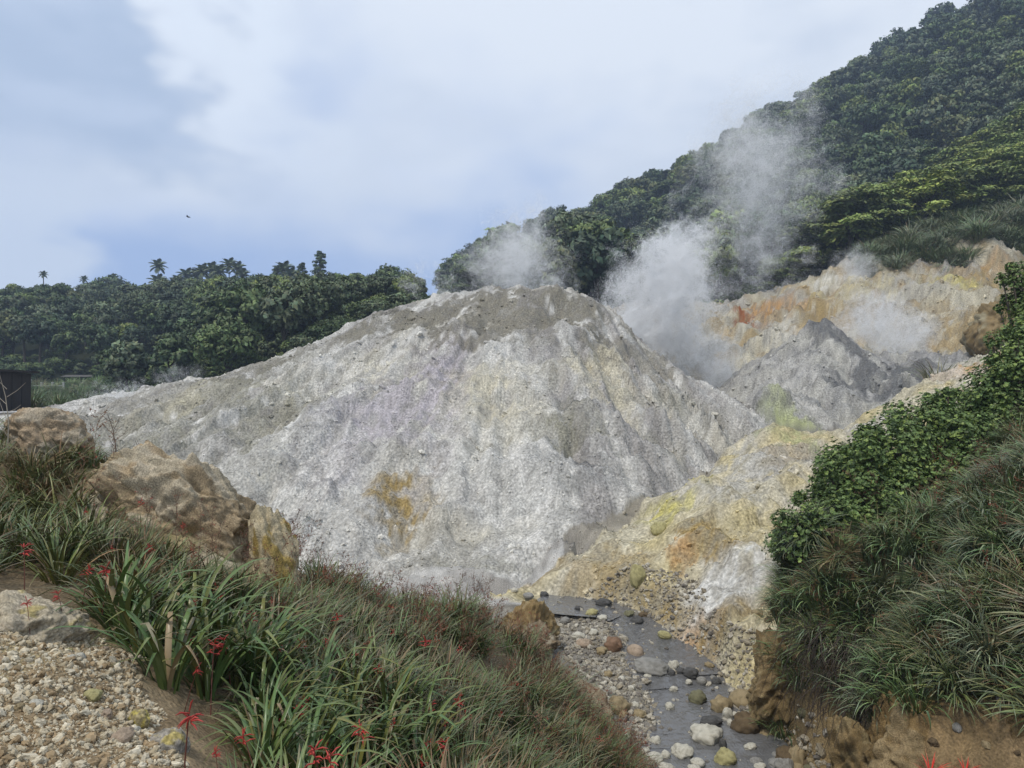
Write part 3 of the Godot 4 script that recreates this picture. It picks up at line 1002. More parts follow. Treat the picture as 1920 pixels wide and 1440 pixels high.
func rock_mesh(seed_: int, res: int, planes: int, rough: float, round_ := 0.85, facets := false) -> ArrayMesh:
	var r := RandomNumberGenerator.new()
	r.seed = seed_ * 977 + 5
	var cuts := []
	for k in planes:
		var d := Vector3(r.randfn(), r.randfn() * 0.8, r.randfn()).normalized()
		cuts.append([d, r.randf_range(0.58, 0.88)])
	var n1 := fbm(seed_ + 500, 0.9, 4)
	var n2 := fbm(seed_ + 900, 3.4, 3)
	var s := Shape.new()
	var known := {}
	for f in 6:
		var ax: Vector3 = [Vector3.RIGHT, Vector3.LEFT, Vector3.UP, Vector3.DOWN, Vector3.BACK, Vector3.FORWARD][f]
		var u := Vector3(ax.y, ax.z, ax.x)
		var w := ax.cross(u)
		var idx := []
		for a in res + 1:
			for b in res + 1:
				var p: Vector3 = (ax + u * tan((2.0 * a / res - 1.0) * PI / 4) + w * tan((2.0 * b / res - 1.0) * PI / 4)).normalized()
				var key := Vector3i((p * 2000.0).round())
				if not known.has(key):
					var rad := 1.0
					for c in cuts:
						var dp: float = p.dot(c[0])
						if dp > 0.1:
							rad = minf(rad, lerpf(c[1] / dp, 1.0, 1.0 - round_))
					rad *= 1.0 + rough * n1.get_noise_3dv(p * 1.3) + rough * 0.35 * n2.get_noise_3dv(p)
					var g := clampf(0.92 + 0.45 * n1.get_noise_3dv(p * 2.2 + Vector3(7, 0, 0)) + 0.35 * n2.get_noise_3dv(p * 1.3), 0.5, 1.25)
					s.ink = Color(g, g, g * 0.98)
					known[key] = s.vert(p * rad, Vector3.ZERO)
				idx.append(known[key])
		for a in res:
			for b in res:
				var k := a * (res + 1) + b
				s.quad(idx[k], idx[k + 1], idx[k + res + 2], idx[k + res + 1])
	if facets:
		var f := Shape.new()
		for t in range(0, s.i.size(), 6):
			f.ink = s.c[s.i[t]]
			f.face(s.v[s.i[t]], s.v[s.i[t + 1]], s.v[s.i[t + 2]], s.v[s.i[t + 5]])
			var mid := s.v[s.i[t]] + s.v[s.i[t + 2]]
			for e in 4:
				if f.n[f.n.size() - 1 - e].dot(mid) < 0:
					f.n[f.n.size() - 1 - e] *= -1.0
		return f.mesh()
	for t in range(0, s.i.size(), 3):
		var a := s.v[s.i[t]]
		var nn := (s.v[s.i[t + 2]] - a).cross(s.v[s.i[t + 1]] - a)
		if nn.dot(a) < 0:
			var hold := s.i[t + 1]
			s.i[t + 1] = s.i[t + 2]
			s.i[t + 2] = hold
			nn = -nn
		for e in 3:
			s.n[s.i[t + e]] += nn
	for k in s.n.size():
		s.n[k] = s.n[k].normalized()
	return s.mesh()


const ROCK_COLOURS := {"w": [0.70, 0.67, 0.57, "pale"], "g": [0.36, 0.35, 0.325, "grey"], "d": [0.13, 0.128, 0.125, "dark wet"], "t": [0.42, 0.335, 0.20, "tan"], "b": [0.19, 0.14, 0.085, "brown"], "o": [0.24, 0.23, 0.14, "olive"], "y": [0.52, 0.475, 0.24, "yellowish"], "r": [0.30, 0.19, 0.125, "reddish"], "p": [0.52, 0.41, 0.31, "pinkish"]}

var stone_mesh := []
var big_rock_spots := []


func rock_material(r: float, g: float, b: float, scale := 1.4, relief := 1.6) -> StandardMaterial3D:
	var m: StandardMaterial3D = mat.stone.duplicate()
	m.albedo_color = lin(minf(r * 1.2, 1), minf(g * 1.2, 1), minf(b * 1.2, 1))
	m.uv1_scale = Vector3.ONE * scale
	m.heightmap_scale = relief
	return m


# a big rock of its own shape; stain: [colour, threshold, frequency]
func big_rock(called: String, at: Vector3, size: Vector3, turn: Vector3, base: Color, stain: Array, seed_: int, label: String, planes := 9, rough := 0.3, res := 34) -> void:
	var raw := rock_mesh(seed_, res, planes + 5, rough * 0.72, 0.95)
	var arr := raw.surface_get_arrays(0)
	var v: PackedVector3Array = arr[Mesh.ARRAY_VERTEX]
	var nn: PackedVector3Array = arr[Mesh.ARRAY_NORMAL]
	var c: PackedColorArray = arr[Mesh.ARRAY_COLOR]
	var pat := fbm(seed_ + 60, stain[2], 4)
	var bump := fbm(seed_ + 61, 5.0, 4)
	var crag := fbm(seed_ + 62, 2.2, 5, FastNoiseLite.TYPE_SIMPLEX_SMOOTH, FastNoiseLite.FRACTAL_RIDGED)
	for k in v.size():
		var p := v[k]
		v[k] = p * size * (1.0 + 0.07 * bump.get_noise_3dv(p) + 0.11 * crag.get_noise_3dv(p))
		pass
		var s := smoothstep(stain[1], stain[1] + 0.22, pat.get_noise_3dv(p))
		var col := base.lerp(stain[0], s)
		c[k] = Color(col.r * c[k].r, col.g * c[k].g, col.b * c[k].b)
	var idx: PackedInt32Array = arr[Mesh.ARRAY_INDEX]
	nn.fill(Vector3.ZERO)
	for t in range(0, idx.size(), 3):
		var g := (v[idx[t + 2]] - v[idx[t]]).cross(v[idx[t + 1]] - v[idx[t]])
		for e in 3:
			nn[idx[t + e]] += g
	for k in v.size():
		nn[k] = nn[k].normalized()
	arr[Mesh.ARRAY_VERTEX] = v
	arr[Mesh.ARRAY_NORMAL] = nn
	arr[Mesh.ARRAY_COLOR] = c
	var m := ArrayMesh.new()
	m.add_surface_from_arrays(Mesh.PRIMITIVE_TRIANGLES, arr)
	var o := part(called, m, mat.stone, self)
	o.position = at
	o.rotation_degrees = turn
	tag(o, label, "rock")
	big_rock_spots.append([at.x, at.z, maxf(size.x, size.z)])


func build_rocks() -> void:
	for k in 8:
		stone_mesh.append(rock_mesh(k, 9, [5, 7, 9, 4, 8, 6, 3, 10][k], [0.22, 0.3, 0.24, 0.2, 0.3, 0.26, 0.16, 0.3][k], 0.8))
	var tan_ := Color(0.42, 0.33, 0.20)
	var pale := Color(0.52, 0.46, 0.35)
	var gold := Color(0.50, 0.37, 0.13)
	var white := Color(0.60, 0.57, 0.49)
	var brown := Color(0.20, 0.135, 0.07)
	var ochre := Color(0.30, 0.20, 0.075)
	big_rock("boulder", Vector3(-5.95, 5.42, -9.6), Vector3(0.5, 0.42, 0.45), Vector3(0, 20, -8), Color(0.56, 0.43, 0.29), [Color(0.62, 0.53, 0.40), 0.05, 1.2], 31, "rounded tan boulder below the dark wooden hut", 4, 0.2)
	big_rock("rock_outcrop", Vector3(-3.72, 4.38, -8.75), Vector3(1.25, 0.82, 0.65), Vector3(8, 12, -24), Color(0.54, 0.42, 0.27), [Color(0.66, 0.57, 0.42), -0.05, 1.6], 32, "craggy pale brown outcrop rising out of the strap-leaved plants", 11, 0.42, 64)
	big_rock("rock_outcrop", Vector3(-4.75, 4.85, -9.4), Vector3(0.75, 0.48, 0.5), Vector3(0, 50, -14), Color(0.52, 0.42, 0.27), [Color(0.38, 0.27, 0.16), 0.15, 2.0], 39, "tan craggy rock right behind the grassy clumps, next to the rounded boulder", 10, 0.4, 36)
	big_rock("rock_slab", Vector3(-2.72, 4.0, -8.6), Vector3(0.34, 0.72, 0.4), Vector3(-6, 10, 10), Color(0.60, 0.51, 0.34), [gold, 0.0, 1.1], 33, "upright slab with a golden yellow top at the edge of the drop", 7, 0.22)
	big_rock("boulder", Vector3(-3.22, 4.42, -4.95), Vector3(0.48, 0.30, 0.36), Vector3(0, -15, 4), Color(0.64, 0.56, 0.42), [Color(0.60, 0.50, 0.24), 0.24, 1.8], 34, "blocky cream boulder at the edge of the gravel, beside the long leaves", 8, 0.26, 40)
	big_rock("stone", Vector3(-2.07, 4.20, -4.2), Vector3(0.072, 0.068, 0.06), Vector3(0, 30, 10), Color(0.50, 0.42, 0.24), [Color(0.62, 0.52, 0.16), 0.0, 1.5], 35, "small angular sulphur yellow stone on the gravel", 8, 0.26, 16)
	big_rock("boulder", Vector3(-1.82, 4.12, -4.02), Vector3(0.125, 0.115, 0.11), Vector3(0, 0, 12), Color(0.47, 0.43, 0.37), [Color(0.60, 0.50, 0.20), 0.12, 1.3], 36, "rounded stone with a yellow stain at the foot of the gravel slope", 4, 0.18, 24)
	big_rock("rock_outcrop", Vector3(0.36, 0.85, -16.6), Vector3(0.72, 0.62, 0.7), Vector3(0, 15, 0), Color(0.38, 0.27, 0.13), [Color(0.46, 0.36, 0.2), 0.05, 1.6], 37, "ochre rock overgrown with dry twigs left of the stream", 8, 0.32, 36)
	big_rock("rock_ledge", Vector3(1.22, 0.62, -13.4), Vector3(0.40, 0.30, 1.05), Vector3(6, 34, 0), Color(0.40, 0.32, 0.22), [Color(0.24, 0.17, 0.11), 0.12, 1.8], 38, "long tan rock ledge along the bank above the streamside gravel", 9, 0.3, 36)
	big_rock("rock_outcrop", Vector3(0.55, 1.45, -14.2), Vector3(0.42, 0.34, 0.4), Vector3(0, 70, 0), Color(0.34, 0.26, 0.17), [pale, 0.2, 1.8], 44, "broken pinkish rock among the tussocks above the stream", 9, 0.35, 28)
	big_rock("cliff_rock", Vector3(4.95, 0.75, -13.85), Vector3(0.78, 0.98, 0.75), Vector3(6, 20, -6), Color(0.34, 0.25, 0.13), [Color(0.42, 0.33, 0.18), 0.05, 1.7], 40, "tall ochre earth cliff standing in the stream under the shrub", 9, 0.36, 48)
	big_rock("cliff_rock", Vector3(5.6, 1.1, -13.2), Vector3(0.75, 0.95, 0.6), Vector3(0, -25, 8), Color(0.34, 0.25, 0.13), [Color(0.40, 0.31, 0.17), 0.1, 1.9], 41, "brown earth cliff right behind the tangled roots", 9, 0.4, 40)
	big_rock("cliff_rock", Vector3(5.25, 1.35, -9.55), Vector3(1.0, 0.95, 0.55), Vector3(-8, -12, 4), Color(0.34, 0.235, 0.11), [Color(0.42, 0.32, 0.18), 0.02, 1.5], 42, "golden brown earth cliff below the drooping tussocks", 9, 0.34, 48)
	big_rock("cliff_rock", Vector3(6.5, 1.7, -9.1), Vector3(0.9, 0.95, 0.6), Vector3(0, 8, 0), Color(0.33, 0.235, 0.12), [Color(0.40, 0.31, 0.18), 0.1, 2.0], 43, "brown crumbling earth cliff behind the red bromeliads", 9, 0.36, 40)
	big_rock("rock_outcrop", Vector3(33.2, 10.4, -50.5), Vector3(2.6, 3.2, 2.2), Vector3(0, 20, 18), Color(0.40, 0.30, 0.16), [Color(0.48, 0.42, 0.28), 0.05, 1.4], 45, "tan rock buttress beside the dark hedge on the crater rim", 10, 0.34, 40)
	big_rock("cliff_rock", Vector3(7.6, 2.1, -8.9), Vector3(0.8, 0.8, 0.5), Vector3(0, 30, 0), Color(0.33, 0.24, 0.125), [Color(0.40, 0.31, 0.17), 0.1, 2.0], 46, "crumbling brown cliff at the picture's lower corner", 9, 0.36, 36)
	big_rock("cliff_rock", Vector3(4.75, 1.0, -10.2), Vector3(0.45, 0.8, 0.6), Vector3(10, 10, 6), Color(0.36, 0.26, 0.13), [Color(0.42, 0.33, 0.18), 0.05, 1.8], 47, "narrow ochre cliff edge facing the stream stones", 9, 0.36, 40)
	# stones in and beside the stream
	var mats := {}
	for k in ROCK_COLOURS:
		var c: Array = ROCK_COLOURS[k]
		mats[k] = rock_material(c[0], c[1], c[2], 1.2, 0.25)
	var unique := {31: "largest pale boulder lying in midstream", 36: "flat topped yellowish white boulder in the stream near the frame's lower edge", 43: "tall white slab leaning against the foot of the earth cliff", 23: "upright tan block at the foot of the tangled roots", 20: "broad brown boulder on the stream's far side", 22: "smooth dark brown boulder beside the upright tan block", 11: "mossy olive boulder in the middle of the stream", 0: "long flat grey slab damming the stream", 1: "round pale stone balanced on the grey slab"}
	for k in STREAM_STONES.size():
		var q: Array = STREAM_STONES[k]
		var c: Array = ROCK_COLOURS[q[4]]
		var w: float = q[2]
		var edge := brook(q[0], q[1])
		var level := maxf(ground(q[0], q[1]), edge.y if edge.x < 0 else -9.0)
		var size: String = "big" if w > 0.42 else "medium sized" if w > 0.24 else "small"
		var where := "standing in the stream" if edge.x < 0.0 else "at the water's edge" if edge.x < 0.35 else "on the gravel below the near bank" if q[0] < 2.6 else "on the far side below the cliff"
		if q[1] < -20.5:
			where = "on the yellow slope above the stream"
		var o := part("stone", stone_mesh[k % 8], mats[q[4]], self)
		o.scale = Vector3(w * 0.56, q[3] * 0.66, w * rng.randf_range(0.42, 0.6))
		o.rotation = Vector3(rng.randf_range(-0.2, 0.2), rng.randf_range(-0.6, 0.6) + (PI if k % 2 else 0.0), rng.randf_range(-0.25, 0.25))
		o.position = Vector3(q[0], level + q[3] * 0.2, q[1])
		tag(o, unique.get(k, "%s %s stone %s" % [size, c[3], where]), "stone", "stones along the stream")
	var put := 0
	var tries := 0
	while put < 46 and tries < 4000:   # stones stuck in the cut earth of the far bank
		tries += 1
		var x := rng.randf_range(4.3, 8.0)
		var z := rng.randf_range(-13.6, -8.6)
		var g := land(x, z)
		if int(g.y) != 6 or g.x < 0.3 or g.x > 2.5:
			continue
		put += 1
		var r := rng.randf_range(0.03, 0.11)
		var kind: String = ["t", "b", "b", "t", "g", "o"][rng.randi() % 6]
		var o := part("embedded_stone", stone_mesh[rng.randi() % 8], mats[kind], self)
		o.scale = Vector3(r, r * 0.8, r)
		o.rotation = Vector3(rng.randf(), rng.randf() * TAU, rng.randf())
		o.position = Vector3(x, g.x, z)
		tag(o, "%s %s stone stuck %s in the cut earth bank" % ["large" if r > 0.07 else "small", ROCK_COLOURS[kind][3], "high" if g.x > 1.5 else "low"], "stone", "stones stuck in the cut bank")
	# stones on the near gravel
	var spots := 0
	while spots < 60:
		var x := rng.randf_range(-4.2, -1.5)
		var z := rng.randf_range(-5.4, -2.6)
		if not bare(x, z):
			continue
		spots += 1
		var kind: String = ["w", "t", "p", "y", "t", "w"][rng.randi() % 6]
		var r := rng.randf_range(0.018, 0.042) * (1.6 if rng.randf() < 0.2 else 1.0)
		var o := part("pebble", stone_mesh[rng.randi() % 8], mats[kind], self)
		o.scale = Vector3(r, r * 0.62, r * 0.8)
		o.rotation = Vector3(rng.randf_range(-0.3, 0.3), rng.randf() * TAU, rng.randf_range(-0.3, 0.3))
		o.position = Vector3(x, ground(x, z) + r * 0.25, z)
		tag(o, "%s angular pebble lying on the near gravel slope" % ROCK_COLOURS[kind][3], "pebble", "larger pebbles on the near gravel slope")


# the gravelly corner of the near bank, free of plants
func bare(x: float, z: float) -> bool:
	return x + 1.15 < (z + 3.0) * 0.62 + 0.25 * n_warp.get_noise_2d(x * 3.0, z * 3.0) and z > -5.15


func build_rubble() -> void:
	var chip := []
	for k in 4:
		chip.append(rock_mesh(70 + k, 3, 8, 0.5, 1.0, true))
	# the loose crust of the bare slopes
	var white := StandardMaterial3D.new()
	white.resource_name = "loose_stones"
	white.vertex_color_use_as_albedo = true
	white.roughness = 0.95
	white.metallic_specular = 0.25
	var heaps := {}
	for spec in [["rubble", 9000, "loose stones and crumbs strewn over the bare mineral slopes", 0], ["gravel", 42000, "cream and tan gravel covering the near slope in the lower corner", 1], ["stream_gravel", 5200, "small stones of the gravel bars along the stream", 2]]:
		var places := [[], [], [], []]
		var tints := [[], [], [], []]
		var made := 0
		var tries := 0
		while made < spec[1] and tries < spec[1] * 6:
			tries += 1
			var x: float
			var z: float
			if spec[3] == 0:
				z = -19.0 - 57.0 * pow(rng.randf(), 1.5)
				x = z * rng.randf_range(-0.72, 0.72)
			elif spec[3] == 1:
				x = rng.randf_range(-4.6, -1.3)
				z = rng.randf_range(-5.2, -2.3)
				if not bare(x, z):
					continue
			else:
				x = rng.randf_range(0.6, 5.4)
				z = rng.randf_range(-20.0, -10.5)
				if x < 1.2 + (z + 17.0) * -0.12 and z > -17.0:
					continue
			var g := land(x, z)
			var w := int(g.y)
			if spec[3] == 0 and (w == 0 and x < -20 or w > 4):
				continue
			var c := mineral(w, x, z)
			var r: float
			var y := g.x
			if spec[3] == 0:
				r = 0.025 + 0.045 * pow(rng.randf(), 2.0) + 0.13 * pow(rng.randf(), 18.0)
				r *= clampf(-z / 30.0, 0.8, 2.0)
				if n_mid.get_noise_2d(x * 0.6 + 5.0, z * 0.6) + rng.randf_range(-0.3, 0.3) < -0.05:
					continue
			elif spec[3] == 1:
				r = 0.004 + 0.008 * pow(rng.randf(), 2.0) + 0.028 * pow(rng.randf(), 9.0)
				c = Color(0.46, 0.38, 0.25).lerp(Color(0.66, 0.60, 0.47), rng.randf())
				if rng.randf() < 0.3:
					c = Color(0.36, 0.27, 0.165)
			else:
				var e := brook(x, z)
				if e.x < 0.02 and rng.randf() < 0.97 or g.x > e.y + 0.9 and w != 0:
					continue
				y = maxf(y, e.y - 0.01 if e.x < 0 else -9.0)
				r = 0.018 + 0.04 * pow(rng.randf(), 2.0) + 0.06 * pow(rng.randf(), 8.0)
				c = Color(0.33, 0.285, 0.21).lerp(Color(0.52, 0.49, 0.42), rng.randf())
				if rng.randf() < 0.3:
					c = Color(0.22, 0.20, 0.175)
			var k := rng.randi() % 4
			var f := rng.randf_range(0.72, 1.1)
			var b := Basis.from_euler(Vector3(rng.randf() * 0.8, rng.randf() * TAU, rng.randf() * 0.8)) * Basis.from_scale(Vector3(r, r * rng.randf_range(0.5, 0.8), r * rng.randf_range(0.6, 1.0)))
			places[k].append(Transform3D(b, Vector3(x, y + r * (0.05 if spec[3] == 0 else 0.2), z)))
			tints[k].append(Color(c.r * f, c.g * f, c.b * f))
			made += 1
		var root := thing(spec[0], Vector3.ZERO, spec[2], "gravel" if spec[3] else "rubble", "", "stuff")
		for k in 4:
			scatter("chips", chip[k], white, places[k], tints[k], root)

# ---------------------------------------------------------------- forest

func leaf_card(s: Shape, p: Vector3, out: Vector3, size: float, r: RandomNumberGenerator, flat := 0.0) -> void:
	var nn := (out + Vector3(r.randfn(), r.randfn(), r.randfn()) * 0.55).normalized()
	if flat > 0.0:
		nn = nn.lerp(Vector3.UP, flat).normalized()
	var a := nn.cross(Vector3(r.randfn(), r.randfn(), r.randfn())).normalized()
	var b := nn.cross(a)
	var l := size * r.randf_range(0.7, 1.25)
	var w := l * r.randf_range(0.42, 0.7)
	var shade := (nn * 0.55 + out * 0.45).normalized()
	var drop := nn * l * 0.22
	var k := s.vert(p - a * l, shade)
	s.vert(p + b * w - drop * 0.2, (shade + b * 0.3).normalized())
	s.vert(p + a * l - drop, shade)
	s.vert(p - b * w - drop * 0.2, (shade - b * 0.3).normalized())
	s.quad(k, k + 1, k + 2, k + 3)


func leaf_ink(r: RandomNumberGenerator, base: Color) -> Color:
	var f := exp(r.randfn() * 0.24)
	var y := r.randf_range(-0.12, 0.2)
	return Color(base.r * f * (1.0 + y), base.g * f, base.b * f * (1.0 - y * 0.6))


# crown made of leaf clumps; kind: round, layered, open
func crown_mesh(seed_: int, kind: String, rx: float, ry: float, clumps: int, per: int, leaf: float) -> Array:
	var r := RandomNumberGenerator.new()
	r.seed = seed_ * 331 + 17
	var s := Shape.new()
	var tips := []
	var base := Color(0.55, 0.55, 0.55)
	for k in clumps:
		var c: Vector3
		var cr: float
		var flat := 0.0
		var squash := 0.75
		if kind == "round":
			var d := Vector3(r.randfn(), r.randfn() * 0.9 + 0.25, r.randfn()).normalized()
			c = Vector3(d.x * rx, d.y * ry, d.z * rx) * pow(r.randf_range(0.25, 1.0), 0.45) * 0.8
			cr = rx * r.randf_range(0.13, 0.36)
		elif kind == "layered":
			var lv := float(k) / clumps
			var a := r.randf() * TAU
			var reach := rx * r.randf_range(0.15, 0.95) * lerpf(1.0, 0.55, lv)
			c = Vector3(cos(a) * reach, lerpf(-ry, ry, lv) + r.randf_range(-0.3, 0.3) - reach * 0.12, sin(a) * reach)
			cr = rx * r.randf_range(0.24, 0.42)
			squash = 0.24
			flat = 0.55
		else:
			var lv := float(k) / clumps
			var a := k * 2.4 + r.randf_range(-0.4, 0.4)
			var reach := rx * lerpf(1.0, 0.12, lv) * r.randf_range(0.4, 1.0)
			c = Vector3(cos(a) * reach, lerpf(-ry, ry, lv), sin(a) * reach)
			cr = rx * r.randf_range(0.16, 0.26)
			squash = 0.5
		tips.append(c)
		var tone := exp(r.randfn() * 0.24)
		for j in per:
			var d := Vector3(r.randfn(), r.randfn() + 0.35, r.randfn()).normalized()
			var p := c + Vector3(d.x, d.y * squash, d.z) * cr * pow(r.randf(), 0.42)
			s.ink = leaf_ink(r, base * tone)
			var out := (d * 0.75 + (p / maxf(rx, 0.1)) * 0.35 + Vector3(0, 0.15, 0)).normalized()
			leaf_card(s, p, out, leaf, r, flat)
	return [s.mesh(), tips]


func trunk_mesh(seed_: int, height: float, girth: float, tips: Array, up: float, branches: int) -> ArrayMesh:
	var r := RandomNumberGenerator.new()
	r.seed = seed_ * 77 + 3
	var s := Shape.new()
	var lean := Vector3(r.randfn(), 0, r.randfn()) * 0.05 * height
	var path := PackedVector3Array()
	var radii := PackedFloat32Array()
	for k in 7:
		var t := k / 6.0
		path.append(Vector3(lean.x * t * t, height * t - 0.6 * (1.0 - t), lean.z * t * t))
		radii.append(girth * (1.25 - 0.85 * t))
	s.tube(path, radii, 7)
	for k in mini(branches, tips.size()):
		var tip: Vector3 = tips[k * tips.size() / branches] + Vector3(0, up, 0)
		var from := path[3 + k % 3]
		var mid := from.lerp(tip, 0.5) + Vector3(0, 0.12 * height * 0.2, 0)
		s.tube(PackedVector3Array([from, mid, tip]), PackedFloat32Array([girth * 0.45, girth * 0.28, girth * 0.08]), 5)
	return s.mesh()


func frond_mesh(len_: float) -> ArrayMesh:
	var s := Shape.new()
	var r := RandomNumberGenerator.new()
	r.seed = 8
	var prev := Vector3.ZERO
	var n := 15
	for k in n:
		var t := (k + 1.0) / n
		var p := Vector3(0, len_ * (0.42 * t - 0.62 * t * t), len_ * (t - 0.18 * t * t))
		var along := (p - prev).normalized()
		var side := Vector3.RIGHT
		s.ink = Color(0.5, 0.55, 0.3)
		s.face(prev - side * 0.05, prev + side * 0.05, p + side * 0.04, p - side * 0.04)
		for e in [-1, 1]:
			var l := len_ * 0.26 * sin(PI * (0.12 + 0.85 * t)) + 0.1
			var tip: Vector3 = p + side * e * l * 0.8 + along * l * 0.55 - Vector3(0, l * 0.4, 0)
			s.ink = leaf_ink(r, Color(0.55, 0.55, 0.55))
			var half := along * len_ * 0.03
			s.face(prev - half, p + half, tip + half * 0.3, tip - half * 0.2)
		prev = p
	return s.mesh()


var crowns := {}
var greens := []


func tree(called: String, kind: String, variant: int, at: Vector3, scale_: float, turn: float, green: int, label: String, group: String) -> Node3D:
	var t := thing(called, at, label, "tree", group)
	t.scale = Vector3.ONE * scale_
	t.rotation.y = turn
	var c: Dictionary = crowns[kind][variant % crowns[kind].size()]
	part("trunk", c.trunk, mat.bark, t)
	var o := part("crown", c.mesh, greens[green % greens.size()], t)
	o.position.y = c.up
	return t


func seen_over_land(p: Vector3) -> bool:
	var eye := Vector3(0, 6, 0)
	for k in range(4, 40):
		var q := eye.lerp(p, k / 40.0)
		if q.z > -78.0 and sample_top(q.x, q.z) > q.y:
			return false
	return true


func sample_top(x: float, z: float) -> float:
	var h := -50.0
	for k in LAND:
		h = maxf(h, sample(coarse[k], x, z))
	return h


func build_forest() -> void:
	for g in [[0.175, 0.26, 0.09], [0.12, 0.19, 0.075], [0.225, 0.315, 0.095], [0.165, 0.225, 0.11], [0.29, 0.38, 0.10], [0.40, 0.49, 0.11], [0.31, 0.42, 0.095], [0.18, 0.24, 0.13], [0.22, 0.265, 0.105], [0.09, 0.145, 0.08]]:
		var m: StandardMaterial3D = mat.canopy.duplicate()
		m.albedo_color = lin(g[0], g[1], g[2])
		greens.append(m)
	crowns = {"round": [], "layered": [], "open": []}
	for k in 6:
		var rx: float = [3.3, 2.8, 3.8, 3.0, 3.4, 2.6][k]
		var ry: float = [2.9, 3.2, 2.6, 2.4, 3.4, 2.2][k]
		var c := crown_mesh(k, "round", rx, ry, [64, 50, 84, 54, 72, 46][k], 62, [0.25, 0.3, 0.22, 0.27, 0.24, 0.33][k])
		crowns.round.append({"mesh": c[0], "up": 5.2, "trunk": trunk_mesh(k, 5.6, 0.2, c[1], 5.2, 7)})
	for k in 4:
		var rx: float = [4.2, 3.6, 4.8, 3.9][k]
		var c := crown_mesh(20 + k, "layered", rx, [1.7, 2.0, 1.5, 1.9][k], 30, 200, 0.2)
		crowns.layered.append({"mesh": c[0], "up": 4.2, "trunk": trunk_mesh(20 + k, 4.4, 0.17, c[1], 4.2, 9)})
	var o3 := crown_mesh(40, "open", 3.4, 5.2, 38, 70, 0.28)
	crowns.open.append({"mesh": o3[0], "up": 8.4, "trunk": trunk_mesh(40, 13.0, 0.2, o3[1], 8.4, 26)})
	# where the trees stand
	var spots := []
	for spec in [["hill_left", 5.4, "round"], ["hill_right", 6.8, "round"], ["hill_spur", 5.4, "layered"]]:
		var box: Array = SHAPES[spec[0]][0]
		var x: float = box[0] + 3
		while x < box[1] - 3:
			var z: float = box[2] + 3
			while z < box[3] - 1:
				var px: float = x + rng.randf_range(-0.45, 0.45) * spec[1]
				var pz: float = z + rng.randf_range(-0.45, 0.45) * spec[1]
				z += spec[1]
				if absf(px / pz) > 0.76 or pz > -79:
					continue
				var h := sample(coarse[spec[0]], px, pz)
				if h < hill_height(px, pz) - 2.0 * n_patch.get_noise_2d(px * 0.25, pz * 0.25) - 0.3:
					continue
				if h < sample_top(px, pz) - 1.0:
					continue
				if spec[0] == "hill_right" and px / pz > 0.086 or spec[0] == "hill_left" and px / pz < 0.118:
					continue
				if spec[0] == "hill_spur" and (pz > -90 and px > 30 and px < 75 or pz > -84):
					continue
				if spec[0] == "hill_left" and px < -44 and pz > -116:
					continue
				if spec[0] == "hill_left" and px / pz > 0.345 and px / pz < 0.47 and pz < -186 and rng.randf() < 0.8:
					continue
				var s := rng.randf_range(0.8, 1.35) * (1.35 if spec[0] == "hill_right" else 1.15 if spec[0] == "hill_spur" else 0.95)
				if spec[0] == "hill_left":
					s *= lerpf(1.0, 0.75, clampf((-pz - 100) / 80.0, 0, 1))
				var y := h + 2.0 * n_patch.get_noise_2d(px * 0.25, pz * 0.25)
				if spec[0] == "hill_left" and (y + 8.4 * s - 6.0) / -pz > 0.168:   # the skyline there is low
					s = ((0.168 * -pz) + 6.0 - y) / 8.4
					if s < 0.45:
						continue
				var top := Vector3(px, y + 7.5 * s, pz)
				if px / pz > 0.086 and px / pz < 0.125 and (top.y - 6.0) / -pz > 0.138:
					continue
				if (top.y - 6.0) / -pz > 0.62 or not seen_over_land(top):
					continue
				spots.append([s / -pz, Vector3(px, y - 0.2, pz), s, spec[0], spec[2], rng.randf() * TAU, rng.randi() % 6, rng.randf()])
			x += spec[1]
	spots.sort_custom(func(a, b): return a[0] > b[0])
	var made := {"hill_left": 0, "hill_right": 0, "hill_spur": 0}
	var rest := {}
	for q in spots:
		var where: String = q[3]
		var most: int = {"hill_left": 130, "hill_right": 170, "hill_spur": 150}[where]
		var p: Vector3 = q[1]
		var patch := n_patch.get_noise_2d(p.x * 0.3 + 90.0, p.z * 0.3)
		var green := 0
		var kind: String = q[4]
		if where == "hill_spur":
			green = 4 + q[6] % 3
		else:
			green = 1 if patch < -0.12 else 0 if patch < 0.05 else 2 if patch < 0.22 else 3
			if q[7] < 0.10:
				green = 4
			elif q[7] < 0.24:
				green = 7
			elif q[7] < 0.34:
				green = 8
			elif q[7] < 0.46:
				green = 9
			if where == "hill_right" and q[7] > 0.72:
				kind = "layered"
		if made[where] < most:
			made[where] += 1
			var size := "tall" if q[2] > 1.0 else "small"
			var hue: String = ["mid green", "dark green", "fresh green", "dull green", "yellowish green", "bright yellow-green", "bright green", "greyish green", "olive green", "blackish green"][green]
			var text: String
			var grp: String
			if where == "hill_left":
				var spot := "at the low hill's foot behind the mound" if p.z > -100 and p.x > -48 else "behind the white fence" if p.z > -125 and p.x < -48 else "on the low hill left of the mound"
				text = "%s %s rounded tree %s" % [size, hue, spot]
				grp = "trees on the low hill"
			elif where == "hill_right":
				var spot := "behind the steam at the mountain's foot" if p.z > -125 else "on the steep mountainside above the steam"
				text = "%s %s %s tree %s" % [size, hue, "layered" if kind == "layered" else "rounded", spot]
				grp = "trees on the steep mountainside"
			else:
				var spot := "just above the ochre cliff" if p.z > -100 else "on the nearer spur of the mountain"
				text = "%s %s flat-layered feathery tree %s" % [size, hue, spot]
				grp = "feathery trees on the nearer spur"
			tree("broadleaf_tree" if kind == "round" else "feathery_tree", kind, q[6], p, q[2], q[5], green, text, grp)
		else:
			var key := "%s|%d|%d" % [kind, q[6] % crowns[kind].size(), 0]
			if not rest.has(key):
				rest[key] = [[], []]
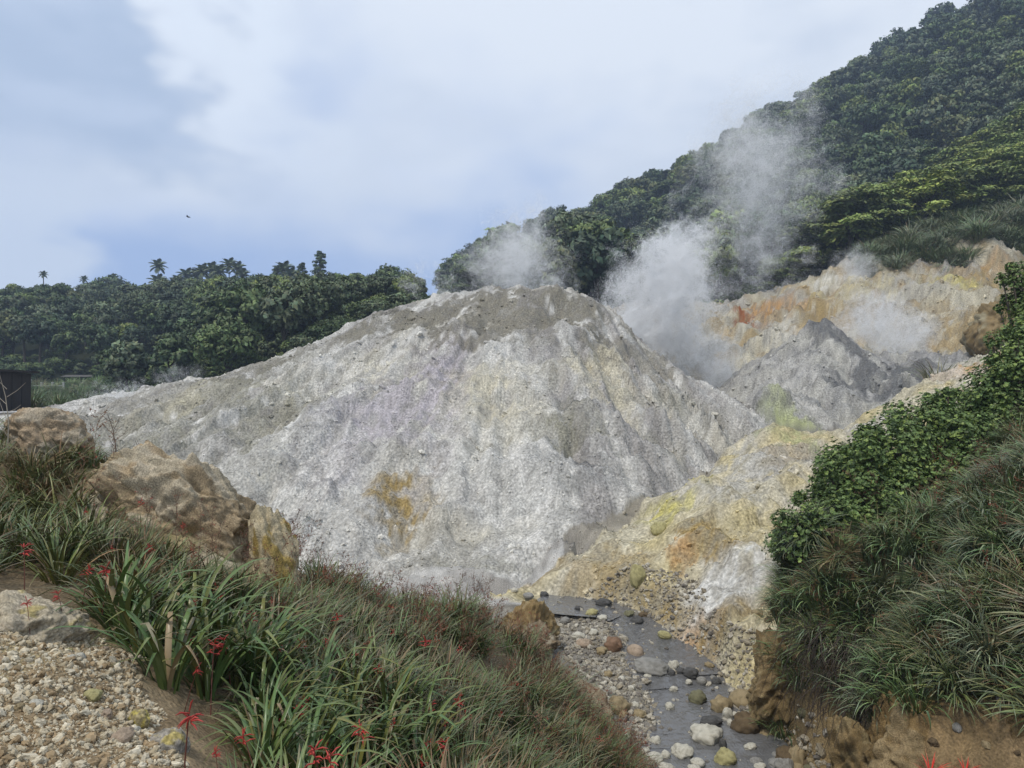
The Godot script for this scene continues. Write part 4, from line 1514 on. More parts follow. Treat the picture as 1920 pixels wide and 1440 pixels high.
			var up: float = crowns[kind][q[6] % crowns[kind].size()].up
			rest[key][0].append(Transform3D(Basis(Vector3.UP, q[5]).scaled(Vector3.ONE * q[2]), p + Vector3(0, up * q[2], 0)))
			var g: Color = greens[green].albedo_color.srgb_to_linear()
			rest[key][1].append(g)
	var wood := thing("distant_forest", Vector3.ZERO, "dense tropical forest covering the far hillsides", "forest", "", "stuff")
	var plain: StandardMaterial3D = mat.canopy
	for key in rest:
		var bits: PackedStringArray = key.split("|")
		scatter("crowns", crowns[bits[0]][int(bits[1])].mesh, plain, rest[key][0], rest[key][1], wood)
	# bushes closing the forest's edge down to the ground
	var edge := thing("undergrowth", Vector3.ZERO, "dense bushes closing the foot of the forest", "undergrowth", "", "stuff")
	var low := [[], [], []]
	var tone := [[], [], []]
	for k in 1500:
		var z := rng.randf_range(-128.0, -78.0)
		var x := rng.randf_range(-0.76, 0.76) * -z
		var on_left := x < 8.0
		var h := sample(coarse.hill_left, x, z) if on_left else sample(coarse.hill_right, x, z)
		if h < sample_top(x, z) - 0.3 or on_left and x < -43.0 and z > -113.0 or not on_left and z > -94.0:
			continue
		var v := rng.randi() % 3
		var s := rng.randf_range(0.35, 0.75)
		low[v].append(Transform3D(Basis(Vector3.UP, rng.randf() * TAU).scaled(Vector3(s, s * 0.8, s)), Vector3(x, h + 1.3 * s, z)))
		var g: Color = greens[[0, 1, 2, 3][rng.randi() % 4]].albedo_color.srgb_to_linear()
		tone[v].append(g)
	for v in 3:
		scatter("bushes", crowns.round[v].mesh, plain, low[v], tone[v], edge)
	# trees one can tell apart on the skylines
	for q in [[-47.54, 42.27, -186.00, "open", 0, 1.0, 1, "tall open tree with tiered branches on the low hill's skyline"], [-52.57, 39.71, -188.00, "open", 0, 0.7, 1, "slender open tree just left of the tallest skyline tree"], [-62.46, 41.15, -200.00, "open", 0, 0.6, 1, "thin open tree beside the palms on the skyline"],
			[-22.68, 31.46, -142.00, "round", 2, 1.35, 0, "broad spreading tree on the skyline beside the mound's crest"], [-17.71, 26.90, -130.00, "round", 3, 0.8, 0, "lower rounded tree half veiled by steam at the end of the low hill"], [-118.95, 43.14, -225.00, "round", 4, 1.35, 1, "dark domed tree on the low hill's skyline left of the palms"],
			[172.45, 163.78, -300.00, "round", 1, 1.5, 1, "dark tree standing out on the mountain's upper skyline"], [149.97, 150.60, -296.00, "round", 4, 1.3, 1, "rounded dark tree on the mountain's skyline below the highest one"], [-10.65, 32.04, -150.00, "round", 0, 1.0, 3, "pale hazy tree behind the steam left of the summit"], [-11.42, 28.11, -140.00, "round", 5, 0.7, 3, "small hazy tree at the low end of the mountain's skyline"]]:
		var d: float = -q[2]
		var x: float = q[0]
		var y := sample(coarse.hill_left, x, -d) if x < -10.0 else hill_height(x, -d)
		var top: float = q[1]
		var h: float = {"open": 13.6, "round": 8.2}[q[3]]
		var s: float = q[5]
		tree("skyline_tree", q[3], q[4], Vector3(x, maxf(top - h * s, y - 3.0) if top - h * s < y + 1.0 else y, -d), s if top - h * s < y + 1.0 else (top - y) / h, rng.randf() * TAU, q[6], q[7], "")
	# palms
	var frond := frond_mesh(2.9)
	var green: StandardMaterial3D = mat.canopy.duplicate()
	green.albedo_color = lin(0.19, 0.25, 0.13)
	for q in [[-111.05, 46.97, -236.00, "tall lone coconut palm standing clear above the low hill"], [-109.29, 41.33, -232.00, "short coconut palm below the tall lone palm"], [-101.10, 41.04, -228.00, ""], [-97.82, 42.34, -226.00, ""], [-96.19, 42.99, -229.00, ""], [-93.43, 43.80, -227.00, ""], [-90.13, 44.11, -226.00, ""], [-86.72, 42.81, -223.00, ""], [-85.01, 45.56, -226.00, "highest coconut palm of the grove on the skyline"], [-80.98, 43.75, -222.00, ""], [-79.19, 41.54, -221.00, ""], [-86.58, 38.58, -216.00, ""], [-82.71, 36.62, -212.00, ""], [-79.55, 37.82, -214.00, ""], [-89.87, 37.06, -214.00, ""], [-93.46, 36.13, -216.00, ""], [-62.12, 40.42, -205.00, "coconut palm between the open trees on the skyline"], [-59.78, 38.64, -203.00, ""], [-102.28, 38.81, -226.00, ""], [-84.01, 34.15, -206.00, ""], [-77.36, 33.02, -202.00, ""], [-140.80, 42.82, -226.00, "tiny far palm above the skyline at the picture's left"], [-127.46, 41.06, -224.00, "small far palm crown just left of the dark domed tree"]]:
		var d: float = -q[2]
		var x: float = q[0]
		var top: float = q[1]
		var y := minf(hill_height(x, -d), top - 4.0)
		var t := thing("coconut_palm", Vector3(x, y, -d), q[3] if q[3] else "coconut palm in the grove on the low hill's skyline", "palm tree", "coconut palms on the low hill")
		var s := Shape.new()
		var h := top - y
		s.tube(PackedVector3Array([Vector3(0, -0.5, 0), Vector3(0.2, h * 0.4, 0.1), Vector3(0, h * 0.75, 0), Vector3(-0.1, h, 0)]), PackedFloat32Array([0.24, 0.17, 0.14, 0.12]), 7)
		part("trunk", s.mesh(), mat.bark, t)
		var k_scale := 0.6 if x < -120.0 else rng.randf_range(1.15, 1.4)
		for k in 17:
			var f := part("frond", frond, green, t)
			f.position = Vector3(-0.1, h, 0)
			f.rotation = Vector3(-lerpf(-0.65, 1.15, pow(k / 16.0, 0.8)), k * 2.399 + rng.randf() * 0.3, 0)
			f.scale = Vector3.ONE * k_scale

# ---------------------------------------------------------------- plants of the banks

# one arching blade: width profile, droop and fold
func blade(s: Shape, at: Vector3, yaw: float, lean: float, droop: float, length: float, width: float, segs: int, fold: bool, r: RandomNumberGenerator, kink := 2.0, wilt := 0.4) -> void:
	var fwd := Vector3(sin(yaw), 0, cos(yaw))
	var side := Vector3(cos(yaw), 0, -sin(yaw))
	var p := at
	var last := -1
	var twist := r.randf_range(-0.5, 0.5)
	var dies := r.randf_range(0.08, 0.4) if r.randf() < wilt else 0.0   # browned tips
	for k in segs + 1:
		var t := float(k) / segs
		var a := lean + droop * pow(t, 1.4) + (0.9 if t > kink else 0.0)
		var along := Vector3(0, cos(a), 0) + fwd * sin(a)
		var up := along.cross(side).normalized()
		var sd := side.rotated(along.normalized(), twist * t)
		up = along.cross(sd).normalized()
		var w := width * (0.55 + 0.9 * t if t < 0.5 else 1.0) * pow(maxf(1.0 - t, 0.0), 0.55) * (1.25 if t < 0.5 else 1.55 - 0.6 * t) * 0.5
		if dies > 0.0 and t > 1.0 - dies:
			s.ink = s.ink.lerp(Color(0.62, 0.46, 0.26), 0.55)
		var first := s.v.size()
		s.vert(p - sd * w, (up - sd * 0.4).normalized())
		if fold:
			s.vert(p - up * w * 0.45, up)
		s.vert(p + sd * w, (up + sd * 0.4).normalized())
		if last >= 0:
			if fold:
				s.quad(last, first, first + 1, last + 1)
				s.quad(last + 1, first + 1, first + 2, last + 2)
			else:
				s.quad(last, first, first + 1, last + 1)
		last = first
		p += along * length / segs


func clump_mesh(base: Color, seed_: int, blades: int, length: float, width: float, spread: float, droop: float, segs: int, fold: bool, dry: float) -> ArrayMesh:
	var r := RandomNumberGenerator.new()
	r.seed = seed_ * 53 + 11
	var s := Shape.new()
	for k in blades:
		var yaw := r.randf() * TAU
		var q := sqrt(r.randf())
		var at := Vector3(sin(yaw), 0, cos(yaw)) * q * spread + Vector3(0, -0.03, 0)
		var f := exp(r.randfn() * 0.22)
		s.ink = Color(base.r * f * r.randf_range(0.9, 1.25), base.g * f, base.b * f * r.randf_range(0.75, 1.05)) * 2.5
		if r.randf() < dry:
			s.ink = Color(0.24, 0.17, 0.09) * 2.5 * r.randf_range(0.6, 1.2)
		blade(s, at, yaw + r.randf_range(-0.6, 0.6), 0.1 + q * 0.55 * r.randf_range(0.5, 1.3), droop * r.randf_range(0.5, 1.4), length * r.randf_range(0.6, 1.15), width * r.randf_range(0.7, 1.2), segs, fold, r, 0.55 if r.randf() < 0.12 else 2.0, dry * 2.0)
	return s.mesh()


func twig_mesh(seed_: int, height: float, sides_: int, buds: int) -> ArrayMesh:
	var r := RandomNumberGenerator.new()
	r.seed = seed_ * 19 + 1
	var s := Shape.new()
	s.ink = Color(0.15, 0.10, 0.065)
	var path := PackedVector3Array()
	var rad := PackedFloat32Array()
	var lean := Vector3(r.randfn(), 0, r.randfn()) * 0.12 * height
	for k in 6:
		var t := k / 5.0
		path.append(Vector3(lean.x * t * t + 0.01 * r.randfn(), height * t - 0.04, lean.z * t * t + 0.01 * r.randfn()))
		rad.append(lerpf(0.0035, 0.0012, t))
	s.tube(path, rad, 4)
	for k in sides_:
		var t := r.randf_range(0.3, 0.98)
		var f := t * 5.0
		var p := path[int(f)].lerp(path[mini(int(f) + 1, 5)], f - int(f))
		var d := Vector3(r.randfn(), r.randf_range(0.3, 1.4), r.randfn()).normalized()
		var l := height * r.randf_range(0.08, 0.22)
		s.ink = Color(0.17, 0.11, 0.07)
		s.tube(PackedVector3Array([p, p + d * l * 0.6, p + d * l + Vector3(0, 0.02, 0)]), PackedFloat32Array([0.0018, 0.0014, 0.001]), 3)
		for b in buds:
			var q := p + d * l * r.randf_range(0.4, 1.0)
			var e := Vector3(r.randfn(), r.randfn(), r.randfn()).normalized() * 0.011
			s.ink = Color(0.20, 0.11, 0.07) if r.randf() < 0.85 else Color(0.34, 0.07, 0.05)
			s.face(q, q + e, q + e * 2.0, q + Vector3(e.y, -e.x, e.z))
	return s.mesh()


func on_rock(x: float, z: float, by := 0.8) -> bool:
	for q in big_rock_spots:
		if Vector2(x - q[0], z - q[1]).length() < q[2] * by:
			return true
	return false


func tinted(m: StandardMaterial3D, r: float, g: float, b: float) -> StandardMaterial3D:
	var d: StandardMaterial3D = m.duplicate()
	d.albedo_color = lin(r, g, b)
	return d


func lay_grass(root: Node3D, meshes: Array, m: Material, n: int, lo: Vector2, hi: Vector2, keep: Callable, size: Vector2, inks: Array, height_of: Callable, tilt := 0.55) -> void:
	var places := []
	var tints := []
	for k in meshes.size():
		places.append([])
		tints.append([])
	for k in n:
		var x := rng.randf_range(lo.x, hi.x)
		var z := rng.randf_range(lo.y, hi.y)
		if not keep.call(x, z):
			continue
		var y: float = height_of.call(x, z)
		var v := rng.randi() % meshes.size()
		var s := rng.randf_range(size.x, size.y)
		var e := 0.25
		var nrm := Vector3(height_of.call(x - e, z) - height_of.call(x + e, z), 2 * e, height_of.call(x, z - e) - height_of.call(x, z + e)).normalized()
		var up := Vector3.UP.lerp(nrm, tilt).normalized()
		var b := Basis(up.cross(Vector3(0, 0, 1)).normalized(), up, Vector3(1, 0, 0).cross(up).normalized()).orthonormalized() * Basis(Vector3.UP, rng.randf() * TAU)
		b = b * Basis.from_euler(Vector3(rng.randfn() * 0.16, 0, rng.randfn() * 0.16))
		places[v].append(Transform3D(b.scaled(Vector3(s * rng.randf_range(0.8, 1.3), s * rng.randf_range(0.75, 1.25), s * rng.randf_range(0.8, 1.3))), Vector3(x, y, z)))
		var c: Color = inks[rng.randi() % inks.size()]
		tints[v].append(c * rng.randf_range(0.75, 1.0))
	for v in meshes.size():
		scatter("tufts", meshes[v], m, places[v], tints[v], root)


func build_banks() -> void:
	var strap_green := [mat.blade, tinted(mat.blade, 0.34, 0.37, 0.40), tinted(mat.blade, 0.40, 0.36, 0.34)]
	# broad strap-leaved plants in front: every leaf a part
	var leaves := []
	var r := RandomNumberGenerator.new()
	r.seed = 5
	for k in 14:
		var s := Shape.new()
		var f := exp(r.randfn() * 0.16)
		s.ink = Color(0.125 * f * r.randf_range(0.85, 1.35), 0.18 * f, 0.06 * f * r.randf_range(0.8, 1.1)) * 2.5
		if k == 13:
			s.ink = Color(0.30, 0.25, 0.15) * 2.5
		blade(s, Vector3.ZERO, 0.0, r.randf_range(0.1, 0.35), r.randf_range(0.6, 1.75), r.randf_range(0.5, 0.72), r.randf_range(0.026, 0.038), 9, true, r, 0.6 if k % 4 == 1 else 2.0)
		leaves.append(s.mesh())
	var names_ := {}
	for q in [[-2.25, -4.95], [-2.09, -5.2], [-2.01, -5.55], [-2.39, -5.45], [-2.52, -5.2], [-2.28, -5.95], [-1.99, -5.95], [-2.51, -6.0], [-2.69, -5.75], [-2.74, -5.35], [-2.94, -5.55], [-1.96, -5.69], [-1.79, -5.96], [-1.85, -5.54], [-1.65, -5.65], [-1.5, -5.9], [-1.34, -6.37], [-1.11, -6.64], [-1.7, -5.14], [-1.56, -5.37], [-1.44, -5.57], [-1.26, -5.8], [-1.04, -6.38], [-0.94, -6.57], [-1.65, -4.96], [-1.52, -5.15], [-1.38, -5.32], [-1.17, -5.53], [-0.98, -5.8], [-0.76, -6.17], [-1.44, -4.41], [-1.38, -4.86], [-1.28, -5.14], [-1.09, -5.33], [-1.01, -5.59], [-0.71, -5.78], [-0.62, -6.0], [-1.5, -4.7], [-1.25, -4.6], [-1.05, -4.9]]:
		var x: float = q[0]
		var z: float = q[1]
		var zone := "in the big clump beside the gravel" if x < -1.95 else "in the bright patch below the dry flower stalks" if z < -5.6 else "at the lower edge of the picture"
		var t := thing("strap_leaf_plant", Vector3(x, ground(x, z) - 0.02, z), "green strap-leaved plant %s" % zone, "plant", "broad strap-leaved plants on the near bank")
		t.rotation.y = rng.randf() * TAU
		t.scale = Vector3.ONE * (rng.randf_range(1.05, 1.35) if x < -1.95 else rng.randf_range(0.9, 1.2))
		for k in 28:
			var l := part("leaf", leaves[rng.randi() % 14], strap_green[rng.randi() % 3], t)
			var a := k * 2.4 + rng.randf() * 0.6
			l.rotation = Vector3(rng.randf_range(-0.12, 0.25), a, 0)
			l.position = Vector3(sin(a), 0, cos(a)) * rng.randf() * 0.07
			l.scale = Vector3.ONE * rng.randf_range(0.65, 1.15)
	# clumps on the upper part of the near bank
	var strap := []
	for k in 5:
		strap.append(clump_mesh(Color(0.13, 0.17, 0.06), k, 64, 0.62, 0.021, 0.10, 1.25, 7, true, 0.06))
	for q in [[-5.69, -8.66], [-5.58, -9.0], [-5.19, -8.97], [-5.28, -8.13], [-4.94, -8.23], [-4.49, -8.05], [-4.79, -7.54], [-4.61, -6.88], [-4.39, -7.5], [-4.02, -7.51], [-5.6, -8.43], [-5.0, -7.8], [-4.2, -7.0], [-4.0, -6.6], [-3.6, -6.9], [-3.7, -6.2], [-3.3, -6.5], [-3.1, -7.0], [-4.6, -7.2], [-5.5, -8.0], [-3.4, -7.4], [-2.9, -6.6]]:
		var t := thing("grass_clump", Vector3(q[0], ground(q[0], q[1]) - 0.02, q[1]), "arching grassy clump %s" % ("on the bank below the tan boulder" if q[1] < -7.6 else "on the bank between the boulder and the strap-leaved plants"), "plant", "grassy clumps on the upper near bank")
		t.rotation.y = rng.randf() * TAU
		t.scale = Vector3.ONE * rng.randf_range(0.75, 1.1) * (0.7 if q[1] < -8.3 else 1.0)
		part("leaves", strap[rng.randi() % 5], strap_green[rng.randi() % 3], t)
	# the mass of finer grass
	var fine := []
	for k in 5:
		fine.append(clump_mesh([Color(0.12, 0.155, 0.07), Color(0.16, 0.17, 0.095), Color(0.11, 0.16, 0.06), Color(0.20, 0.15, 0.085), Color(0.145, 0.175, 0.09)][k], 10 + k, 60, 0.42, 0.0145, 0.13, 1.0, 5, false, 0.24))
	var medium := []
	for k in 5:
		medium.append(clump_mesh(Color(0.13, 0.18, 0.07), 30 + k, 44, 0.5, 0.02, 0.11, 1.1, 6, false, 0.10))
	var grass := thing("grass", Vector3.ZERO, "mass of fine grey-green grass covering the near bank", "grass", "", "stuff")
	var grey_green := [Color(0.9, 0.95, 0.9), Color(0.8, 0.85, 0.8), Color(1, 0.92, 0.85), Color(0.75, 0.8, 0.72), Color(1, 0.85, 0.8)]
	var keep_left := func(x: float, z: float) -> bool:
		var g := land(x, z)
		return int(g.y) == 5 and not bare(x - 0.12, z + 0.1) and not on_rock(x, z, 0.85) and n_warp.get_noise_2d(x * 1.4, z * 1.4 + 12.0) > -0.3 and not (x < -2.6 and z > -5.2) and not (z < -7.6 and x < -2.5 and x > -5.3 and rng.randf() < 0.85) and not (x < -0.45 and z > -6.9 and z > -5.9 - x * -0.35 and rng.randf() < 0.75)
	lay_grass(grass, fine, mat.blade, 2300, Vector2(-7.5, -13.8), Vector2(4.0, -3.4), keep_left, Vector2(0.65, 1.3), grey_green, ground, 0.12)
	lay_grass(grass, medium, mat.blade, 900, Vector2(-7.0, -12.5), Vector2(3.6, -3.4), keep_left, Vector2(0.7, 1.1), [Color(0.9, 0.95, 0.9), Color(0.8, 0.85, 0.8)], ground, 0.12)
	# dark drooping tussocks of the far bank
	var tussock := []
	for k in 6:
		tussock.append(clump_mesh([Color(0.145, 0.20, 0.11), Color(0.12, 0.185, 0.08), Color(0.165, 0.205, 0.13), Color(0.115, 0.165, 0.085), Color(0.16, 0.18, 0.095), Color(0.135, 0.205, 0.09)][k], 50 + k, [120, 90, 130, 80, 100, 110][k], [0.62, 0.5, 0.75, 0.45, 0.6, 0.68][k], [0.021, 0.017, 0.023, 0.02, 0.015, 0.024][k], [0.16, 0.2, 0.13, 0.22, 0.18, 0.15][k], [1.6, 1.2, 1.9, 0.9, 1.4, 1.7][k], 7, false, [0.04, 0.06, 0.05, 0.08, 0.16, 0.03][k]))
	var tuss_green := [mat.blade, tinted(mat.blade, 0.36, 0.36, 0.36), tinted(mat.blade, 0.32, 0.34, 0.33)]
	var made := 0
	var tries := 0
	while made < 150 and tries < 6000:
		tries += 1
		var z := rng.randf_range(-17.5, -9.1)
		var x := rng.randf_range(4.9, 12.5)
		var g := land(x, z)
		if int(g.y) != 6 or z < -13.2 and x / -z < 0.62 and x / -z > 0.42 or x / -z > 0.78 or g.x < 1.9 + rng.randf() * 0.3:
			continue
		if z > -10.3 and g.x < 2.35:
			continue
		var where := "at the overhanging edge above the stream" if x / -z < 0.47 else "below the leafy shrubs" if z < -13.0 else "drooping over the golden cliff" if g.x < 3.3 else "on the slope at the picture's edge"
		var t := thing("grass_tussock", Vector3(x, g.x - 0.03, z), "dark drooping tussock", "grass tussock", "drooping tussocks on the far bank")
		t.rotation = Vector3(rng.randfn() * 0.14, rng.randf() * TAU, rng.randfn() * 0.14)
		t.scale = Vector3(rng.randf_range(0.8, 1.3), rng.randf_range(0.7, 1.25), rng.randf_range(0.8, 1.3))
		t.set_meta("label", "%s dark tussock %s %s" % ["tall" if t.scale.y > 1.06 else "low" if t.scale.y < 0.88 else "middling", "high up" if g.x > 4.0 else "halfway up" if g.x > 3.0 else "low down", where])
		part("leaves", tussock[rng.randi() % 6], tuss_green[rng.randi() % 3], t)
		made += 1
	var bank_grass := thing("bank_grass", Vector3.ZERO, "dense drooping grass covering the far bank between the tussocks", "grass", "", "stuff")
	lay_grass(bank_grass, tussock, mat.blade, 1500, Vector2(4.6, -19.0), Vector2(14.0, -8.8), func(x: float, z: float) -> bool:
		var g := land(x, z)
		return int(g.y) == 6 and x / -z < 0.8 and not (z < -13.1 and x / -z < 0.62 and x / -z > 0.42) and g.x > 1.75 + 0.3 * n_warp.get_noise_2d(x * 2.0, z * 2.0) and not (z > -10.4 and g.x < 2.3), Vector2(0.7, 1.1), grey_green, ground)
	var lip := []
	tries = 0
	while lip.size() < 34 and tries < 6000:
		tries += 1
		var x := rng.randf_range(4.3, 6.4)
		var z := rng.randf_range(-14.2, -9.6)
		var g := land(x, z)
		if int(g.y) == 6 and g.x > 1.25 and g.x < 3.0 and x / -z < 0.56:
			lip.append([x, z, 0.0])
	for q in lip + [[4.75, -13.3, 0.0], [4.95, -13.0, 0.0], [5.3, -12.6, 0.0], [5.5, -12.2, 0.0], [5.15, -10.2, 0.0], [5.0, -9.95, 0.0], [5.5, -9.75, 0.0], [5.9, -9.9, 0.0], [6.2, -9.9, 0.0], [4.85, -13.7, 0.0], [5.6, -11.6, 0.0], [5.4, -11.0, 0.0], [5.2, -10.7, 0.0]]:
		var y := ground(q[0], q[1])
		var t := thing("grass_tussock", Vector3(q[0], y - 0.02, q[1]), "long grass tussock hanging %s the lip of the earth cliff" % ("just below" if y < 1.9 else "over" if y < 2.5 else "above"), "grass tussock", "tussocks hanging over the cliff lip")
		t.rotation.y = rng.randf() * TAU
		t.scale = Vector3.ONE * rng.randf_range(1.0, 1.25)
		part("leaves", tussock[rng.randi() % 6], tuss_green[rng.randi() % 3], t)
	# tussocks of the near bank by the stream, and single ones far off
	for q in [[1.15, -14.6, 1.1, "dark tussock growing between the rock ledge and the gravel"], [0.9, -15.0, 1.15, "dark tussock beside the ochre rock"], [1.45, -13.9, 0.9, "dark tussock at the lower end of the rock ledge"], [21.6, -38.2, 3.4, "lone drooping tussock on the pale slope in front of the grey hillock"], [37.2, -74.0, 2.6, "grey tussock at the crater wall's rim among the ochre"], [44.0, -72.5, 3.4, "silvery tussock hanging over the ochre crater wall"], [46.0, -73.5, 3.2, "silvery tussock beside the ochre patch of the crater wall"]]:
		var t := thing("grass_tussock", Vector3(q[0], ground(q[0], q[1]) - 0.05, q[1]), q[3], "grass tussock")
		t.scale = Vector3.ONE * q[2]
		part("leaves", tussock[rng.randi() % 6], tuss_green[1], t)
	var slope_grass := thing("hill_grass", Vector3.ZERO, "silvery grass on the shoulder above the ochre crater wall", "grass", "", "stuff")
	var spur_height := func(x: float, z: float) -> float:
		return maxf(hill_height(x, z), ground(x, z) if z > -100.0 else -50.0)
	lay_grass(slope_grass, tussock, mat.blade, 1500, Vector2(34, -97), Vector2(70, -73), func(x: float, z: float) -> bool: return x / -z < 0.76 and x / -z > 0.46 and (z < -76.0 or n_warp.get_noise_2d(x, z) > 0.1), Vector2(2.4, 3.6), [Color(0.95, 0.95, 0.95), Color(1, 1, 1), Color(0.8, 0.85, 0.8)], spur_height)
	var fence_grass := thing("rough_grass", Vector3.ZERO, "rough green grass bank below the white fence", "grass", "", "stuff")
	lay_grass(fence_grass, tussock, mat.blade, 2600, Vector2(-86, -112), Vector2(-26, -50), func(x: float, z: float) -> bool: return absf(x / z) < 0.76, Vector2(1.6, 3.0), [Color(0.8, 0.9, 0.7), Color(0.75, 1, 0.6), Color(0.9, 0.9, 0.8)], spur_height)


# ---------------------------------------------------------------- leafy shrubs

const SHRUBS := [
	["small leafy shrub at the lip of the cliff above the stream", [[5.16, 3.14, -14.2, 0.4], [5.59, 3.35, -14.4, 0.46], [5.3, 2.9, -14.2, 0.36]]],
	["dark glossy shrub spreading down the bank, lowest of the big ones", [[6.03, 3.72, -15.0, 0.53], [6.46, 4.0, -15.0, 0.62], [6.99, 4.3, -15.0, 0.7], [7.5, 4.6, -15.3, 0.7], [6.59, 3.68, -14.6, 0.6], [7.5, 3.86, -14.8, 0.7], [7.1, 3.5, -14.3, 0.6], [6.4, 3.3, -14.2, 0.5], [7.7, 3.6, -14.2, 0.6], [6.2, 3.35, -13.7, 0.5], [6.9, 3.65, -13.7, 0.55], [7.6, 3.9, -13.8, 0.6], [5.13, 3.49, -13.4, 0.5], [5.7, 3.73, -13.4, 0.58], [6.31, 3.8, -13.5, 0.62], [6.44, 4.5, -14.2, 0.7]]],
	["dark glossy shrub with a pointed top against the pale slope", [[8.7, 5.35, -15.8, 0.7], [9.1, 5.85, -16.0, 0.36], [8.1, 4.95, -15.5, 0.62], [8.87, 4.85, -15.5, 0.8], [8.26, 4.1, -14.7, 0.75], [9.0, 4.3, -14.8, 0.75], [8.5, 3.9, -14.2, 0.6], [9.2, 4.2, -14.3, 0.5], [8.3, 4.05, -13.8, 0.6], [7.04, 3.88, -13.6, 0.67], [7.82, 4.1, -13.8, 0.68], [8.75, 4.45, -14.2, 0.7], [7.45, 4.95, -14.6, 0.76]]],
	["bright green shrub below the orange soil at the picture's edge", [[10.0, 5.5, -16.5, 0.66], [10.5, 6.0, -16.5, 0.76], [10.9, 6.35, -16.5, 0.7], [10.18, 5.1, -16.0, 0.75], [10.75, 5.37, -16.0, 0.75], [11.4, 6.05, -16.6, 0.8], [11.2, 6.9, -16.8, 0.55]]],
	["tall dark shrub rising at the picture's edge beside the crater wall", [[12.87, 9.0, -19.0, 0.42], [12.95, 8.35, -19.0, 0.5], [12.55, 7.77, -18.5, 0.42], [12.8, 7.3, -18.5, 0.6], [12.5, 6.7, -18.0, 0.6], [13.4, 8.49, -19.0, 0.67], [13.2, 7.3, -18.6, 0.7]]],
]


func build_shrubs() -> void:
	var r := RandomNumberGenerator.new()
	r.seed = 99
	for q in SHRUBS:
		var base := Vector3.ZERO
		for l in q[1]:
			base += Vector3(l[0], 0, l[2]) / q[1].size()
		base.y = ground(base.x, base.z)
		var t := thing("leafy_shrub", base, q[0], "shrub", "leafy shrubs on the far bank")
		var s := Shape.new()
		var wood := Shape.new()
		var lobes: Array = q[1].duplicate()
		for l in q[1]:   # smaller tufts of twigs break up the outline
			for e in 6:
				var d: Vector3 = Vector3(r.randfn(), r.randfn() * 0.8 + 0.35, r.randfn()).normalized() * l[3] * r.randf_range(0.8, 1.1)
				lobes.append([l[0] + d.x, l[1] + d.y, l[2] + d.z, l[3] * r.randf_range(0.22, 0.4)])
		for l in lobes:
			var c := Vector3(l[0], l[1], l[2]) - base
			var rad: float = l[3]
			wood.tube(PackedVector3Array([Vector3(0, -0.3, 0), c * Vector3(0.5, 0.4, 0.5), c]), PackedFloat32Array([0.05, 0.035, 0.015]), 6)
			var n := int(1700.0 * rad * rad) + 40
			for k in n:
				var d := Vector3(r.randfn(), r.randfn() + 0.25, r.randfn()).normalized()
				var lump := 1.0 + 0.5 * n_mid.get_noise_3dv((c + d * rad + base) * 4.5) + 0.2 * n_small.get_noise_3dv((c + d * rad) * 3.0)
				var p := c + d * rad * lump * pow(r.randf(), 0.3)
				var axis := (d + Vector3(0, 0.7, 0) + Vector3(r.randfn(), r.randfn(), r.randfn()) * 0.3).normalized()
				var a := axis.cross(Vector3(0.3, 0.1, 0.9)).normalized()
				var b := axis.cross(a)
				var tone := exp(r.randfn() * 0.25)
				var young := r.randf() < 0.24
				var m := 7
				for e in m:
					var ang := TAU * e / m + r.randf() * 0.5
					var o := a * cos(ang) + b * sin(ang)
					var lift := r.randf_range(0.25, 0.9)
					var dir := (o + axis * lift).normalized()
					var sd := axis.cross(o).normalized()
					var nn := sd.cross(dir).normalized()
					if nn.dot(axis) < 0:
						nn = -nn
					var len_ := r.randf_range(0.024, 0.066)
					s.ink = Color(0.10, 0.155, 0.045) * 2.5 * tone
					if young:
						s.ink = Color(0.20, 0.27, 0.07) * 2.5 * tone
					var k0 := s.vert(p, nn)
					s.vert(p + dir * len_ * 0.62 + sd * len_ * 0.34, (nn + sd * 0.3).normalized())
					s.vert(p + dir * len_ - axis * len_ * 0.08, nn)
					s.vert(p + dir * len_ * 0.62 - sd * len_ * 0.34, (nn - sd * 0.3).normalized())
					s.quad(k0, k0 + 1, k0 + 2, k0 + 3)
		part("branches", wood.mesh(), mat.bark, t)
		var f := part("foliage", s.mesh(), mat.leaf, t)
		f.set_meta("kind", "stuff")


# ---------------------------------------------------------------- flowers and dry stalks

